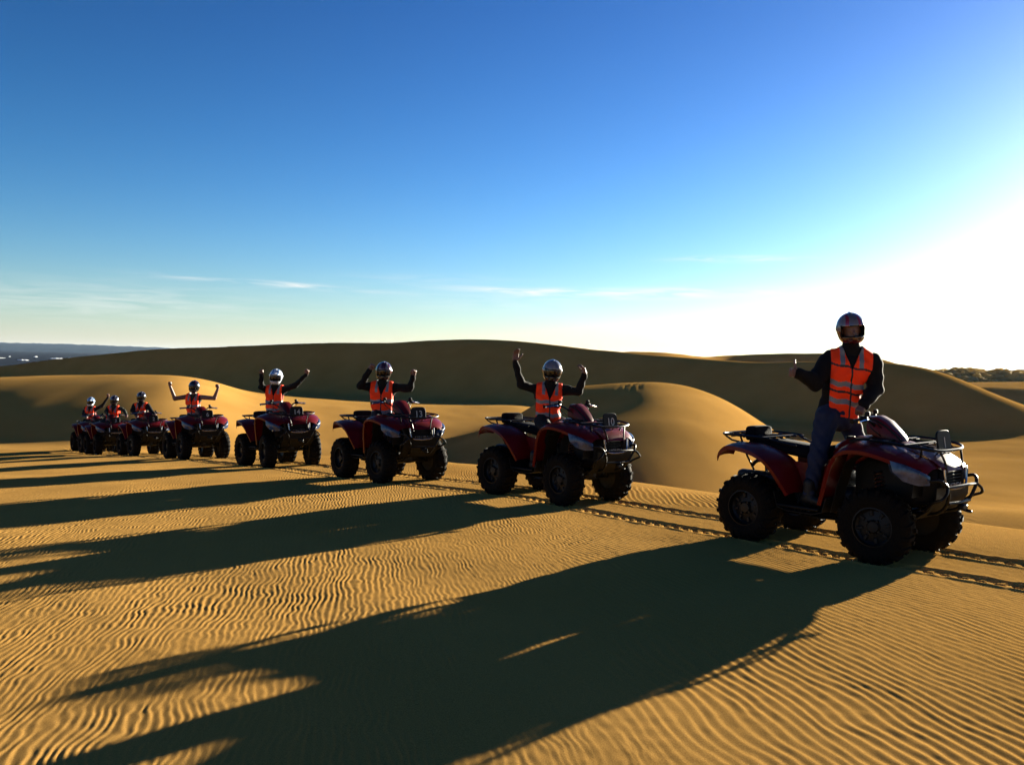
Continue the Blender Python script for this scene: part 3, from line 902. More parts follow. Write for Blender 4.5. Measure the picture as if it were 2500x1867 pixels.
    m.obj("backrest", M_SEAT, root, 50)
    # tail light
    m = MB(); m.box((-1.0, 0, .86), (.03, .16, .05), 0, None, .01); m.obj("tail_light", material("tail_red", (.35, .01, .01), rough=.15, coat=1), root)
    # exhaust
    m = MB(); m.tube([(.05, -.12, .62), (-.25, -.20, .56), (-.50, -.20, .58)], .022, 10, 0, 4); m.lathe([(0, -.0), (.05, 0), (.062, .03), (.062, .38), (.045, .42), (.02, .42)], 16, 'x', (-.92, -.19, .60))
    m.obj("exhaust", M_ALU, root)
    # ---- handlebar
    hb = MB()
    hb.tube([(.02, -.40, 1.155), (.055, -.32, 1.165), (.115, -.20, 1.16), (.165, -.09, 1.09), (.17, 0, 1.075), (.165, .09, 1.09), (.115, .20, 1.16), (.055, .32, 1.165), (.02, .40, 1.155)], .012, 10, 0, 4)
    hb.box((.165, 0, 1.08), (.05, .10, .05), 0, None, .01)
    for s in (-1, 1):
        hb.tube([(.13, .22 * s, 1.15), (.19, .16 * s, 1.12), (.26, .07 * s, 1.02), (.30, .03 * s, .94)], .006, 6, 0, 4)
        hb.tube([(.12, .25 * s, 1.14), (.15, .20 * s, 1.08), (.24, .10 * s, .99)], .005, 6, 0, 4)
    hbo = hb.obj("handlebar", M_STEEL, root)
    hbo.location = (.25, 0, .06)
    for s in (-1, 1):
        g = MB(); g.tube([(.062, .305 * s, 1.164), (.018, .425 * s, 1.154)], .0175, 12); g.tube([(.022, .418 * s, 1.155), (.014, .430 * s, 1.153)], .022, 12)
        g.obj("grip", M_BLK, hbo)
        g = MB(); g.box((.09, .26 * s, 1.17), (.06, .075, .055), 0, None, .012); g.box((.115, .235 * s, 1.215), (.04, .05, .045), 0, None, .01); g.obj("switch_box", M_BLK, hbo)
        g = MB(); g.tube([(.115, .27 * s, 1.165), (.125, .31 * s, 1.165), (.10, .36 * s, 1.160), (.075, .43 * s, 1.150)], [.010, .006], 8, 0, 3)
        g.lathe([(0, 0), (.009, .0), (.009, .012), (0, .012)], 10, 'y', (.075, (.43) * s, 1.150)); g.obj("brake_lever", M_CHR, hbo)
    # red pod on the handlebar
    m = MB()
    def pod(x, z, w1, w2, h):
        return [(x, w1, z - h), (x, w1 * 1.05, z), (x, w2, z + h), (x, w2 * .4, z + h * 1.12), (x, -w2 * .4, z + h * 1.12), (x, -w2, z + h), (x, -w1 * 1.05, z), (x, -w1, z - h), (x, -w1 * .5, z - h * 1.1), (x, w1 * .5, z - h * 1.1)]
    m.loft([pod(.10, 1.13, .07, .05, .04), pod(.12, 1.135, .105, .075, .075), pod(.20, 1.13, .115, .085, .085), pod(.28, 1.09, .105, .08, .085), pod(.36, 1.03, .09, .07, .07), pod(.42, .985, .07, .05, .05), pod(.44, .965, .03, .02, .02)])
    po = m.obj("handlebar_cover", M_RED, root, 30)
    po.location = (.25, 0, .03)
    m = MB()
    m.box((.115, 0, 1.175), (.012, .11, .06), 0, Matrix.Rotation(rad(-25), 3, 'Y'), .004)
    m.obj("instrument_panel", M_BLK, po)
    for s in (-1, 1):
        m = MB(); m.loft([[(x, (y + o2) * s, z) for (o2, z) in ((-.012, zc - .012), (.012, zc - .006), (.010, zc + .012), (-.012, zc + .008))] for x, y, zc in ((.14, .082, 1.19), (.22, .096, 1.175), (.30, .092, 1.125), (.38, .078, 1.06), (.43, .056, 1.0))])
        m.obj("cover_trim", M_BLK, po)
    # ---- number plate on the front rack
    m = MB()
    L = []
    for k in range(13):
        a = math.pi * k / 12; L.append((.125 * math.copysign(abs(math.cos(a)) ** .5, math.cos(a)), .055 + .075 * math.sin(a) ** .6 if 0 < k < 12 else .055))
    L = [(.120, -.06)] + L + [(-.120, -.06)]
    np_ = [[(x, y, z) for y, z in L] for x in (0, .014)]
    m.loft([[(.0, y * .97, z * .97) for y, z in L], [(.004, y, z) for y, z in L], [(.014, y, z) for y, z in L], [(.018, y * .97, z * .97) for y, z in L]])
    for s in (-1, 1): m.tube([(-.0, .07 * s, -.05), (-.04, .07 * s, -.075)], .006)
    pl = m.obj("number_plate", M_BLK, root, 40)
    pl.location = (1.0, 0.0, 1.025); pl.rotation_euler = (0, rad(-8), 0)
    return root

def text_mesh(txt, size, mat, ext=.0012):
    c = bpy.data.curves.new("lettering", 'FONT'); c.body = txt; c.size = size; c.extrude = ext
    c.align_x = 'CENTER'; c.align_y = 'CENTER'
    to = bpy.data.objects.new("tmp", c); COL.objects.link(to)
    bpy.context.view_layer.update()
    me = bpy.data.meshes.new_from_object(to.evaluated_get(bpy.context.evaluated_depsgraph_get()))
    bpy.data.objects.remove(to); me.name = "lettering_" + txt.lower(); me.materials.clear(); me.materials.append(mat)
    return me

def copy_tree(o, parent=None):
    c = o.copy(); COL.objects.link(c); c.parent = parent
    for ch in list(o.children): copy_tree(ch, c)
    return c

quad0 = build_quad()
MAKER = text_mesh("HONDA", .052, M_NUM)
for_grille = [c for c in quad0.children if c.name.startswith("grille")][0]
mk = obj_from("lettering", MAKER, for_grille); mk.location = (1.108, 0, .70); mk.rotation_euler = (rad(90), 0, rad(90)); mk.scale = (1.2, 1, 1)

# centre x, y, heading (degrees clockwise towards the camera from +X), number
QUADS = [((3.07, 8.17), 50.5, "1", "red quad bike closest to the camera, plate 1, its rider standing on it"),
         ((0.57, 11.45), 49, "10", "red quad bike with number plate 10 in front of the sand dome"),
         ((-1.95, 13.75), 54, "13", "red quad bike with number plate 13, between those numbered 14 and 10"),
         ((-4.55, 17.0), 54, "14", "red quad bike with number plate 14, its rider in a white helmet"),
         ((-7.55, 20.8), 55, "6", "red quad bike with number plate 6, its rider bare-armed"),
         ((-10.6, 25.1), 53, "2", "red quad bike with number plate 2, directly behind number 6"),
         ((-12.7, 27.4), 53, "3", "red quad bike second from the far end of the line"),
         ((-14.35, 29.8), 53, "", "red quad bike at the far end of the line, farthest from the camera")]
QM = []
quads = []
for i, ((cx, cy), hd, num, lab) in enumerate(QUADS):
    a = rad(-hd)
    fx, fy = math.cos(a), math.sin(a); lx, ly = -fy, fx
    pts = {}
    for sx in (-1, 1):
        for sy in (-1, 1):
            x = cx + fx * WX * sx + lx * WY * sy; y = cy + fy * WX * sx + ly * WY * sy
            pts[(sx, sy)] = Vector((x, y, ground_z(x, y) - .022))
    fwd = ((pts[(1, 1)] + pts[(1, -1)]) - (pts[(-1, 1)] + pts[(-1, -1)])).normalized()
    left = ((pts[(1, 1)] + pts[(-1, 1)]) - (pts[(1, -1)] + pts[(-1, -1)])).normalized()
    up = fwd.cross(left).normalized(); left = up.cross(fwd)
    org = sum(pts.values(), Vector()) / 4
    Mx = Matrix((( fwd.x, left.x, up.x, org.x), (fwd.y, left.y, up.y, org.y), (fwd.z, left.z, up.z, org.z), (0, 0, 0, 1)))
    QM.append(Mx)
    q = quad0 if i == 0 else copy_tree(quad0)
    quads.append(q)
hb0 = [c for c in quads[0].children if c.name.startswith("handlebar") and "cover" not in c.name][0]
hb0.matrix_basis = Matrix.Translation((.42, 0, .06)) @ Matrix.Rotation(rad(20), 4, 'Z') @ Matrix.Translation((-.17, 0, 0))
for i, (q, (_, hd, num, lab)) in enumerate(zip(quads, QUADS)):
    q.matrix_world = QM[i]
    st_a = (7, -4, 5, -6, 3, 6, -3, 4)[i]
    for c in q.children:
        if c.name.startswith("wheel") and c.location.x > 0: c.rotation_euler.z += rad(st_a)
        if c.name.startswith("wheel"): c.rotation_euler.y = random.uniform(0, 6.28)
        if i and c.name.startswith("handlebar") and "cover" not in c.name:
            c.matrix_basis = Matrix.Translation((.42, 0, .06)) @ Matrix.Rotation(rad(st_a), 4, 'Z') @ Matrix.Translation((-.17, 0, 0))
    tag(q, lab, "quad bike", "red quad bikes lined up on the sand ridge")
    if num:
        pl = [c for c in q.children if c.name.startswith("number_plate")][0]
        t = obj_from("number", text_mesh(num, .135, M_NUM), pl)
        t.location = (.0195, 0, .018); t.rotation_euler = (rad(90), 0, rad(90))
# ------------------------------------------------------------------ organic shapes: signed distances -> surface nets
def _v(p): return np.array([p[0], p[1], p[2]], float)
def d_cone(P, a, b, ra, rb):
    a, b = _v(a), _v(b); ab = b - a
    t = np.clip(((P - a) @ ab) / max(ab @ ab, 1e-9), 0, 1)
    return np.linalg.norm(P - a - t[..., None] * ab, axis=-1) - (ra + (rb - ra) * t)
def d_ell(P, c, R, r):
    """ellipsoid: R = 3x3 rows are its axes"""
    q = (P - _v(c)) @ np.array(R).T
    r = np.array(r, float); k0 = np.linalg.norm(q / r, axis=-1); k1 = np.linalg.norm(q / (r * r), axis=-1)
    return k0 * (k0 - 1) / np.maximum(k1, 1e-6)
def d_flat(P, a, b, side, ra, rb, k):
    """capsule flattened in the direction across `side`: wide along side, thin in front"""
    a, b = _v(a), _v(b); ab = b - a; L = np.linalg.norm(ab); u = ab / L
    s_ = _v(side); s_ = s_ - u * (s_ @ u); s_ /= np.linalg.norm(s_); f_ = np.cross(u, s_)
    q = P - a; y = q @ u; t = np.clip(y / L, 0, 1)
    w = ra + (rb - ra) * t
    dx = (q @ s_) / w; dz = (q @ f_) / (w * k); dy = (y - t * L) / (w * .8)
    n_ = np.sqrt(dx * dx + dz * dz + dy * dy)
    return (n_ - 1) * w * (0.5 + 0.5 * k)
def smin(a, b, k):
    h = np.clip(0.5 + 0.5 * (b - a) / k, 0, 1)
    return b + (a - b) * h - k * h * (1 - h)

def surface_net(fn, lo, hi, res):
    lo = np.array(lo, float); n = np.ceil((np.array(hi) - lo) / res).astype(int) + 1
    ax = [lo[i] + res * np.arange(n[i]) for i in range(3)]
    P = np.stack(np.meshgrid(*ax, indexing='ij'), -1)
    # coarse pass first, then exact values only near the surface
    st_ = 4
    nc = np.ceil(n / st_).astype(int)
    Pc = np.stack(np.meshgrid(*[lo[i] + res * (st_ * np.arange(nc[i]) + (st_ - 1) / 2) for i in range(3)], indexing='ij'), -1)
    Dc = fn(Pc)
    D = Dc.repeat(st_, 0).repeat(st_, 1).repeat(st_, 2)[:n[0], :n[1], :n[2]].copy()
    mk_ = np.abs(D) < res * st_ * 1.7 + .004
    D[mk_] = fn(P[mk_])
    S = D < 0
    c = [(i, j, k) for i in (0, 1) for j in (0, 1) for k in (0, 1)]
    cnt = sum(S[i:n[0] - 1 + i, j:n[1] - 1 + j, k:n[2] - 1 + k].astype(int) for i, j, k in c)
    act = (cnt > 0) & (cnt < 8)
    ids = np.full(act.shape, -1); idx = np.argwhere(act); ids[act] = np.arange(len(idx))
    acc = np.zeros((len(idx), 3)); num = np.zeros(len(idx))
    I, J, K = idx.T
    edges = [(a, b) for a in c for b in c if a < b and sum(abs(a[q] - b[q]) for q in range(3)) == 1]
    for a, b in edges:
        da = D[I + a[0], J + a[1], K + a[2]]; db = D[I + b[0], J + b[1], K + b[2]]
        m = (da < 0) != (db < 0)
        t = np.where(m, da / np.where(m, da - db, 1), 0)
        p = np.array(a) + t[:, None] * (np.array(b) - np.array(a))
        acc[m] += p[m]; num[m] += 1
    V = lo + (idx + acc / np.maximum(num, 1)[:, None]) * res
    Fs = []
    for axn in range(3):
        o1, o2 = (axn + 1) % 3, (axn + 2) % 3
        sl = [slice(0, n[0]), slice(0, n[1]), slice(0, n[2])]
        A = np.moveaxis(S, axn, 0)
        ch = A[:-1] != A[1:]
        q = np.argwhere(np.moveaxis(np.concatenate([ch, np.zeros((1,) + ch.shape[1:], bool)], 0), 0, axn))
        ok = (q[:, o1] > 0) & (q[:, o2] > 0) & (q[:, o1] < n[o1] - 1) & (q[:, o2] < n[o2] - 1) & (q[:, axn] < n[axn] - 1)
        q = q[ok]
        def g(d1, d2):
            r = q.copy(); r[:, o1] -= d1; r[:, o2] -= d2
            return ids[r[:, 0], r[:, 1], r[:, 2]]
        F4 = np.stack([g(1, 1), g(0, 1), g(0, 0), g(1, 0)], -1)
        flip = S[q[:, 0], q[:, 1], q[:, 2]]
        F4[~flip] = F4[~flip][:, ::-1]
        Fs.append(F4[(F4 >= 0).all(1)])
    return V, np.concatenate(Fs)

def net_obj(name, parts, mats, parent=None, matfn=None):
    """parts: list of (fn, lo, hi, res); one mesh"""
    Vs, Fs, n0 = [], [], 0
    for fn, lo, hi, res in parts:
        V, Fq = surface_net(fn, lo, hi, res)
        # one relaxing pass keeps the net smooth
        nb = np.zeros_like(V); ct = np.zeros(len(V))
        for a in range(4):
            i, j = Fq[:, a], Fq[:, (a + 1) % 4]
            np.add.at(nb, i, V[j]); np.add.at(ct, i, 1); np.add.at(nb, j, V[i]); np.add.at(ct, j, 1)
        V = V * .55 + .45 * nb / np.maximum(ct, 1)[:, None]
        Vs.append(V); Fs.append(Fq + n0); n0 += len(V)
    V = np.concatenate(Vs); Fq = np.concatenate(Fs)
    me = np_mesh(name, V, Fq)
    for m in (mats if isinstance(mats, list) else [mats]): me.materials.append(m)
    if matfn is not None:
        me.polygons.foreach_set('material_index', matfn(V[Fq].mean(1)).astype(np.int32))
    o = bpy.data.objects.new(name, me); COL.objects.link(o)
    if parent: o.parent = parent
    return o

M_SKIN = material("skin", (0.11, 0.050, 0.033), rough=.5)
M_ORG = material("hi_vis_orange", (0.88, 0.048, 0.006), rough=.75, noise=.5, nscale=7, color2=(.80, .030, .004), bump=.006, bscale=16, spec=.15)
M_TAPE = material("reflective_tape", (0.15, 0.15, 0.155), rough=.5, noise=.5, nscale=30, bump=.002, bscale=50)
M_BIND = material("black_binding", (0.006, 0.005, 0.005), rough=.7)
M_DENIM = material("blue_denim", (0.017, 0.022, 0.045), rough=.9, noise=.6, nscale=14, bump=.002, bscale=140, spec=.2)
M_DARKT = material("dark_trousers", (0.006, 0.006, 0.007), rough=.9, spec=.2)
M_BOOT = material("dark_boots", (0.004, 0.0035, 0.003), rough=.6, spec=.3)
M_VISOR = material("dark_visor", (0.003, 0.003, 0.004), rough=.08, spec=.5)
M_LINER = material("helmet_lining", (0.005, 0.005, 0.005), rough=.9, spec=.1)
M_HAIR = material("brown_hair", (0.03, 0.016, 0.008), rough=.6)
def cloth(name, c): return material(name, c, rough=.9, noise=.4, nscale=10, bump=.003, bscale=30, spec=.15)
M_BLACKC = cloth("black_cloth", (0.006, 0.005, 0.005))
M_GREYC = cloth("grey_patterned_cloth", (0.020, 0.022, 0.016))
def paint(name, c, c2, sc=6, rough=.2): 
    return material(name, c, rough=rough, coat=.7, noise=1, nscale=sc, color2=c2)

def basis(f, up):
    f = Vector(f).normalized(); u = Vector(up); u = (u - f * u.dot(f)).normalized(); l = u.cross(f)
    return np.array([f, l, u])          # rows: forward, left, up

def hand_parts(wrist, direction, palm, kind, mirror_, sc=1.0):
    """closed set of distance parts for one hand. direction: wrist to knuckles, palm: where the palm faces"""
    x = Vector(direction).normalized(); z = -Vector(palm); z = (z - x * z.dot(x)).normalized(); y = z.cross(x) * mirror_
    w = Vector(wrist)
    def L(a, b, c): return w + (x * a + y * b + z * c) * sc
    prims = []
    prims.append((L(-.02, 0, 0), L(.03, 0, 0), .026, .030))
    for b in (.028, .010, -.010, -.028): prims.append((L(.02, b * .7, 0), L(.088, b, 0), .017, .0135))
    fl = [(.028, .092, .041, .024, .020), (.0095, .096, .045, .028, .021), (-.0095, .092, .042, .026, .020), (-.027, .084, .033, .020, .018)]
    curls = {'fist': (80, 100, 70), 'open': (12, 16, 10), 'grip': (62, 80, 45), 'thumb': (85, 100, 70), 'limp': (35, 40, 30)}[kind]
    for k, (b, a, l1, l2, l3) in enumerate(fl):
        p = L(a, b, 0); ang = 0
        for q, (ln, cu) in enumerate(zip((l1, l2, l3), curls)):
            ang += rad(cu * (1 + .06 * k))
            d = x * math.cos(ang) - z * math.sin(ang) + y * (b * 2.2 if kind == 'open' else 0)
            e = p + d.normalized() * ln * sc
            prims.append((p, e, (.0098, .0090, .0082)[q], (.0090, .0082, .0072)[q])); p = e
    t0 = L(.025, .026, -.006)
    if kind == 'thumb':
        t1 = L(.050, .052, -.010); t2 = L(.058, .088, -.006); t3 = L(.056, .118, 0)
    elif kind == 'open':
        t1 = L(.050, .050, -.010); t2 = L(.080, .070, -.012); t3 = L(.104, .082, -.012)
    elif kind == 'limp':
        t1 = L(.050, .042, -.016); t2 = L(.080, .048, -.030); t3 = L(.102, .044, -.042)
    else:
        t1 = L(.050, .040, -.022); t2 = L(.078, .030, -.042); t3 = L(.082, .004, -.048)
    prims += [(t0, t1, .0155, .0125), (t1, t2, .0125, .0105), (t2, t3, .0105, .0090)]
    def fn(P):
        D = None
        for k, (a, b, ra, rb) in enumerate(prims):
            d = d_cone(P, a, b, ra * sc, rb * sc)
            D = d if D is None else smin(D, d, .006 if k >= 5 else .012)
        return D
    pts = np.array([list(p) for pr in prims for p in pr[:2]])
    return fn, pts.min(0) - .03, pts.max(0) + .03

def build_person(J, st):
    """J: joints in world space; st: style"""
    f = Vector(J['face']).normalized()
    res = st.get('res', .012)
    pel, che, nek, hed = [Vector(J[k]) for k in ('pelvis', 'chest', 'neck', 'head')]
    shl, shr, elr, ell, wrr, wrl = [Vector(J[k]) for k in ('shl', 'shr', 'elr', 'ell', 'wrr', 'wrl')]
    hipl, hipr, knr, knl, anr, anl, ftr, ftl = [Vector(J[k]) for k in ('hipl', 'hipr', 'knr', 'knl', 'anr', 'anl', 'ftr', 'ftl')]
    side = (shl - shr).normalized()
    spine = (nek - pel).normalized()
    cf = side.cross(spine)
    front = cf if cf.dot(Vector((0, -1, 0))) > 0 else -cf          # chest looks towards the camera side
    b = st.get('bulk', 1.0)
    HB = basis(f, hed - nek)
    fV, lV, uV = [Vector(r) for r in HB]
    sw = (shl - shr).length
    lowc = pel.lerp(che, .5)
    def head(P):
        d = d_ell(P, hed + fV * -.008 + uV * .02, HB, (.098, .078, .108))
        d = smin(d, d_ell(P, hed + fV * .022 - uV * .055, HB, (.070, .058, .070)), .03)
        d = smin(d, d_cone(P, hed + fV * .088 + uV * .010, hed + fV * .112 - uV * .028, .009, .015), .012)     # nose
        d = smin(d, d_cone(P, hed + fV * .088 - uV * .062 + lV * .018, hed + fV * .088 - uV * .062 - lV * .018, .010, .010), .010)
        for q in (-1, 1):
            d = smin(d, d_cone(P, hed + lV * q * .080 + uV * .005, hed + lV * q * .083 - uV * .03, .012, .010), .008)
            d = np.maximum(d, -(np.linalg.norm(P - _v(hed + fV * .103 + lV * q * .032 + uV * .008), axis=-1) - .014))
            d = np.minimum(d, np.linalg.norm(P - _v(hed + fV * .083 + lV * q * .032 + uV * .008), axis=-1) - .013)
        return d
    def torso(P, g=0.0):
        d = d_flat(P, lowc, pel, side, .135 * b + g, .150 * b + g, .70)
        d = smin(d, d_flat(P, che, lowc, side, .165 * b + g, .135 * b + g, .66), .06)
        d = smin(d, d_flat(P, shl.lerp(nek, .25) - spine * .05, shr.lerp(nek, .25) - spine * .05, spine, .075 * b + g, .075 * b + g, .95), .07)
        for s_ in (shl, shr): d = smin(d, d_cone(P, nek + spine * .0, s_, .052 + g, .050 + g), .04)
        return d
    def arms(P, g=0.0, k=1.0):
        d = None
        for s_, e_, w_ in ((shr, elr, wrr), (shl, ell, wrl)):
            q = smin(d_cone(P, s_, e_, .056 * b * k + g, .045 * b * k + g), d_cone(P, e_, w_, .044 * b * k + g, .029 * k + g), .02)
            d = q if d is None else np.minimum(d, q)
        return d
    def legs(P, g=0.0):
        d = None
        for h_, k_, a_ in ((hipr, knr, anr), (hipl, knl, anl)):
            q = smin(d_cone(P, h_, k_, .088 * b + g, .060 * b + g), d_cone(P, k_, a_, .060 * b + g, .043 + g), .03)
            d = q if d is None else smin(d, q, .02)
        return d
    allp = np.array([list(p) for p in (pel, che, nek, hed, shl, shr, elr, ell, wrr, wrl, hipl, hipr, knr, knl, anr, anl)])
    lo, hi = allp.min(0) - .22, allp.max(0) + .22
    def body(P):
        d = smin(torso(P, -.02), arms(P, -.010 if not st.get('bare') else 0.004), .03)
        d = smin(d, legs(P, -.018), .05)
        d = smin(d, d_cone(P, nek - spine * .03, hed - uV * .04, .058, .052), .03)
        return smin(d, head(P), .015)
    parts = [(body, lo, hi, max(res, .012))]
    for wr, el, kd, pm, mr in ((wrr, elr, J['handr'][0], J['handr'][1], 1), (wrl, ell, J['handl'][0], J['handl'][1], -1)):
        hd_ = (J['handr'] if mr > 0 else J['handl'])
        dr = Vector(hd_[2]) if len(hd_) > 2 else (wr - el)
        fn, l_, h_ = hand_parts(wr, dr, pm, kd, mr, st.get('hs', 1.0))
        parts.append((fn, l_, h_, st.get('hres', .005)))
    person = net_obj("person", parts, M_SKIN)
    # ---- sweater / jacket
    fold = lambda P: .005 * np.sin(P @ _v(side) * 33 + P @ _v(spine) * 21 + J['seed']) * np.sin(P @ _v(spine) * 17 + 2 * J['seed']) + .006 * np.sin(P @ _v(spine) * 48 + 3 * np.sin(P @ _v(side) * 14)) * np.sin(P @ _v(side) * 19 + 1)
    def cut(d, P, c, nrm): return np.maximum(d, (P - _v(c)) @ _v(nrm))
    tlo = np.array([list(p) for p in (pel, che, nek, shl, shr, elr, ell, wrr, wrl)])
    if not st.get('bare'):
        def jacket(P):
            d = smin(torso(P, .004), arms(P, .011 + st.get('loose', 0)), .035) + fold(P)
            d = smin(d, d_cone(P, nek - spine * .02, nek.lerp(hed, .45), .080, .074), .025)
            return cut(d, P, pel - spine * .08, -spine)
    else:
        def jacket(P):
            d = torso(P, .003) + .3 * fold(P)
            return cut(cut(d, P, pel - spine * .08, -spine), P, nek + spine * .01, spine)
    net_obj("jacket" if not st.get('bare') else "singlet", [(jacket, tlo.min(0) - .2, tlo.max(0) + .2, res)], st['top'], person)
    # ---- vest with tapes
    vb = np.array([list(p) for p in (pel, che, nek, shl, shr)])
    neck_v = nek - spine * st.get('vneck', .20)
    def vest(P):
        d = torso(P, .022) + fold(P) * 1.3
        hem = pel - spine * st.get('hem', .06)
        d = cut(d, P, hem, -spine)
        # arm holes
        for s_, sg in ((shr, -1), (shl, 1)):
            d = np.maximum(d, -(d_cone(P, s_ + side * sg * .02, s_ + side * sg * .08 - spine * .06, .085, .085)))
            d = np.maximum(d, (P - _v(s_ - side * sg * .012)) @ _v(side * sg))
        # neck opening: narrow behind, V in front
        q = P - _v(nek); up_ = q @ _v(spine); sx = np.abs(q @ _v(side)); fr = q @ _v(front)
        d = np.maximum(d, -np.maximum(np.sqrt(sx ** 2 + fr ** 2 * .6) - .066 - .6 * np.clip(up_, 0, 1), -(up_ + .035)))
        vv = (sx - (up_ + st.get('vneck', .20)) * st.get('vw', .38)) * .93
        d = np.where(fr > 0, np.maximum(d, -vv), d)
        return d
    def vest_mat(C):
        q = C - _v(pel); h = q @ _v(spine); sx = (C - _v(nek)) @ _v(side)
        L_ = (nek - pel).length
        wob = .008 * np.sin(sx * 40)
        m = np.zeros(len(C), int)
        for t in st.get('bands', (.10, .36)):
            m[np.abs(h + wob - t * L_) < .024] = 1
        m[(np.abs(np.abs(sx) - .085) < .022) & (h > L_ * .72)] = 1
        for t in st.get('binds', ()):
            m[np.abs(h + wob * .6 - t * L_) < .010] = 2
        m[h < -st.get('hem', .06) + .012] = 2
        fr = (C - _v(nek)) @ _v(front)
        m[(np.abs(sx) < .008) & (fr > 0)] = 2
        return m
    net_obj("vest", [(vest, vb.min(0) - .24, vb.max(0) + .24, res * .8)], [M_ORG, M_TAPE, M_BIND], person, vest_mat)
    # ---- trousers
    lb = np.array([list(p) for p in (pel, hipl, hipr, knr, knl, anr, anl)])
    def trousers(P):
        d = smin(d_flat(P, pel + spine * .06, pel - spine * .06, side, .142 * b, .155 * b, .74), legs(P, .012), .05)
        fk = .005 * np.sin(P[..., 2] * 42 + 4 * np.sin(P[..., 0] * 20))
        d = d + fk
        return cut(d, P, pel + spine * .12, spine)
    net_obj("trousers", [(trousers, lb.min(0) - .22, lb.max(0) + .18, res * 1.1)], st.get('pants', M_DARKT), person)
    for a_, t_ in ((anr, ftr), (anl, ftl)):
        dr = (t_ - a_); dr.z = 0; dr.normalize()
        heel = a_ - dr * .05; toe = t_
        def boot(P, a_=a_, heel=heel, toe=toe):
            z0 = toe.z
            d = smin(d_cone(P, Vector((heel.x, heel.y, z0 + .012)), toe, .045, .040), d_cone(P, a_ + Vector((0, 0, .10)), a_ - Vector((0, 0, .03)), .058, .055), .03)
            return np.maximum(d, (z0 - .035) - P[..., 2])
        bb = np.array([list(a_), list(heel), list(toe)])
        net_obj("boot", [(boot, bb.min(0) - .12, bb.max(0) + .2, .012)], M_BOOT, person)
    # ---- helmet
    hc = hed + uV * .012
    peak = st.get('peak', 0)
    def hq(P):
        q = P - _v(hc); return q @ _v(fV), q @ _v(lV), q @ _v(uV)
    def shell(P):
        x, y, z = hq(P)
        d = d_ell(P, hc + uV * .012 - fV * .006, HB, (.150, .128, .142))
        ch = d_ell(P, hc + fV * (.030 + .035 * peak) - uV * .070, HB, (.122, .108, .078))
        d = smin(d, ch, .03)
        inner = np.minimum(d_ell(P, hc + uV * .0 - fV * .002, HB, (.122, .100, .118)), d_cone(P, hed - uV * .02, hed - uV * .25, .082, .098))
        d = np.maximum(d, -inner)
        # face opening
        op = np.maximum.reduce([np.abs(z + .012) - .046, -(x - .035), np.abs(y) - .098])
        d = np.maximum(d, -op)
        d = np.maximum(d, -(z + .140))
        if peak:
            pk = np.maximum.reduce([np.abs(z - .095 + (x - .1) * .12 + y * y * 3.0) - .007, np.abs(y) - .085 + np.clip(x - .15, 0, 1) * .25, x - .225, -(x - .04)])
            d = np.minimum(d, pk)
        # ridge and vents
        d = np.minimum(d, d_cone(P, hc + uV * .156 - fV * .06, hc + uV * .150 + fV * .06, .006, .008))
        for q in (-1, 1):
            d = np.minimum(d, d_ell(P, hc + lV * q * .124 + uV * .012, HB, (.030, .012, .030)))
            d = np.maximum(d, -d_ell(P, hc + fV * (.135 + .03 * peak) + lV * q * .040 - uV * .085, HB, (.02, .018, .008)))
        return d
    def hm(C):
        q = C - _v(hc); x, y, z = q @ _v(fV), q @ _v(lV), q @ _v(uV)
        m = np.zeros(len(C), int)
        inner = np.sqrt((x / .135) ** 2 + (y / .113) ** 2 + ((z + 0.0) / .129) ** 2) < 1
        low = z < -.030 + .02 * np.sin(x * 20)
        m[low] = 1
        m[(np.abs(z + .012) < .054) & (x > .03) & (np.abs(y) < .108)] = 2
        m[(np.abs(y) > .035 + .12 * np.clip(.12 - z, 0, 1)) & (np.abs(y) < .060 + .2 * np.clip(.12 - z, 0, 1)) & (z > .03)] = 3
        m[inner] = 2
        return m
    hb_ = _v(hc)
    hl = net_obj("helmet", [(shell, hb_ - .30, hb_ + .30, st.get('hres2', .009))], [st['h1'], st['h2'], M_LINER, st.get('h3', st['h1'])], person, hm)
    if st.get('visor', True):
        def visor(P):
            x, y, z = hq(P)
            d = np.maximum(d_ell(P, hc + uV * .010 - fV * .004, HB, (.149, .124, .145)), -d_ell(P, hc + uV * .010 - fV * .004, HB, (.139, .114, .135)))
            return np.maximum.reduce([d, np.abs(z + .010) - .050, -(x - .03)])
        net_obj("visor" if not peak else "goggles", [(visor, hb_ - .2, hb_ + .2, .008)], M_VISOR, hl)
    if st.get('hair'):
        def hair(P):
            d = smin(d_cone(P, nek - fV * .08 + uV * .03, nek - fV * .05 - spine * .10 + side * .05, .045, .03), d_cone(P, nek + side * .07 + uV * .02, nek + side * .095 - spine * .07 + front * .05, .022, .012), .02)
            return d + .004 * np.sin(P[..., 0] * 160)
        nb_ = _v(nek)
        net_obj("hair", [(hair, nb_ - .25, nb_ + .2, .009)], M_HAIR, person)
    return person

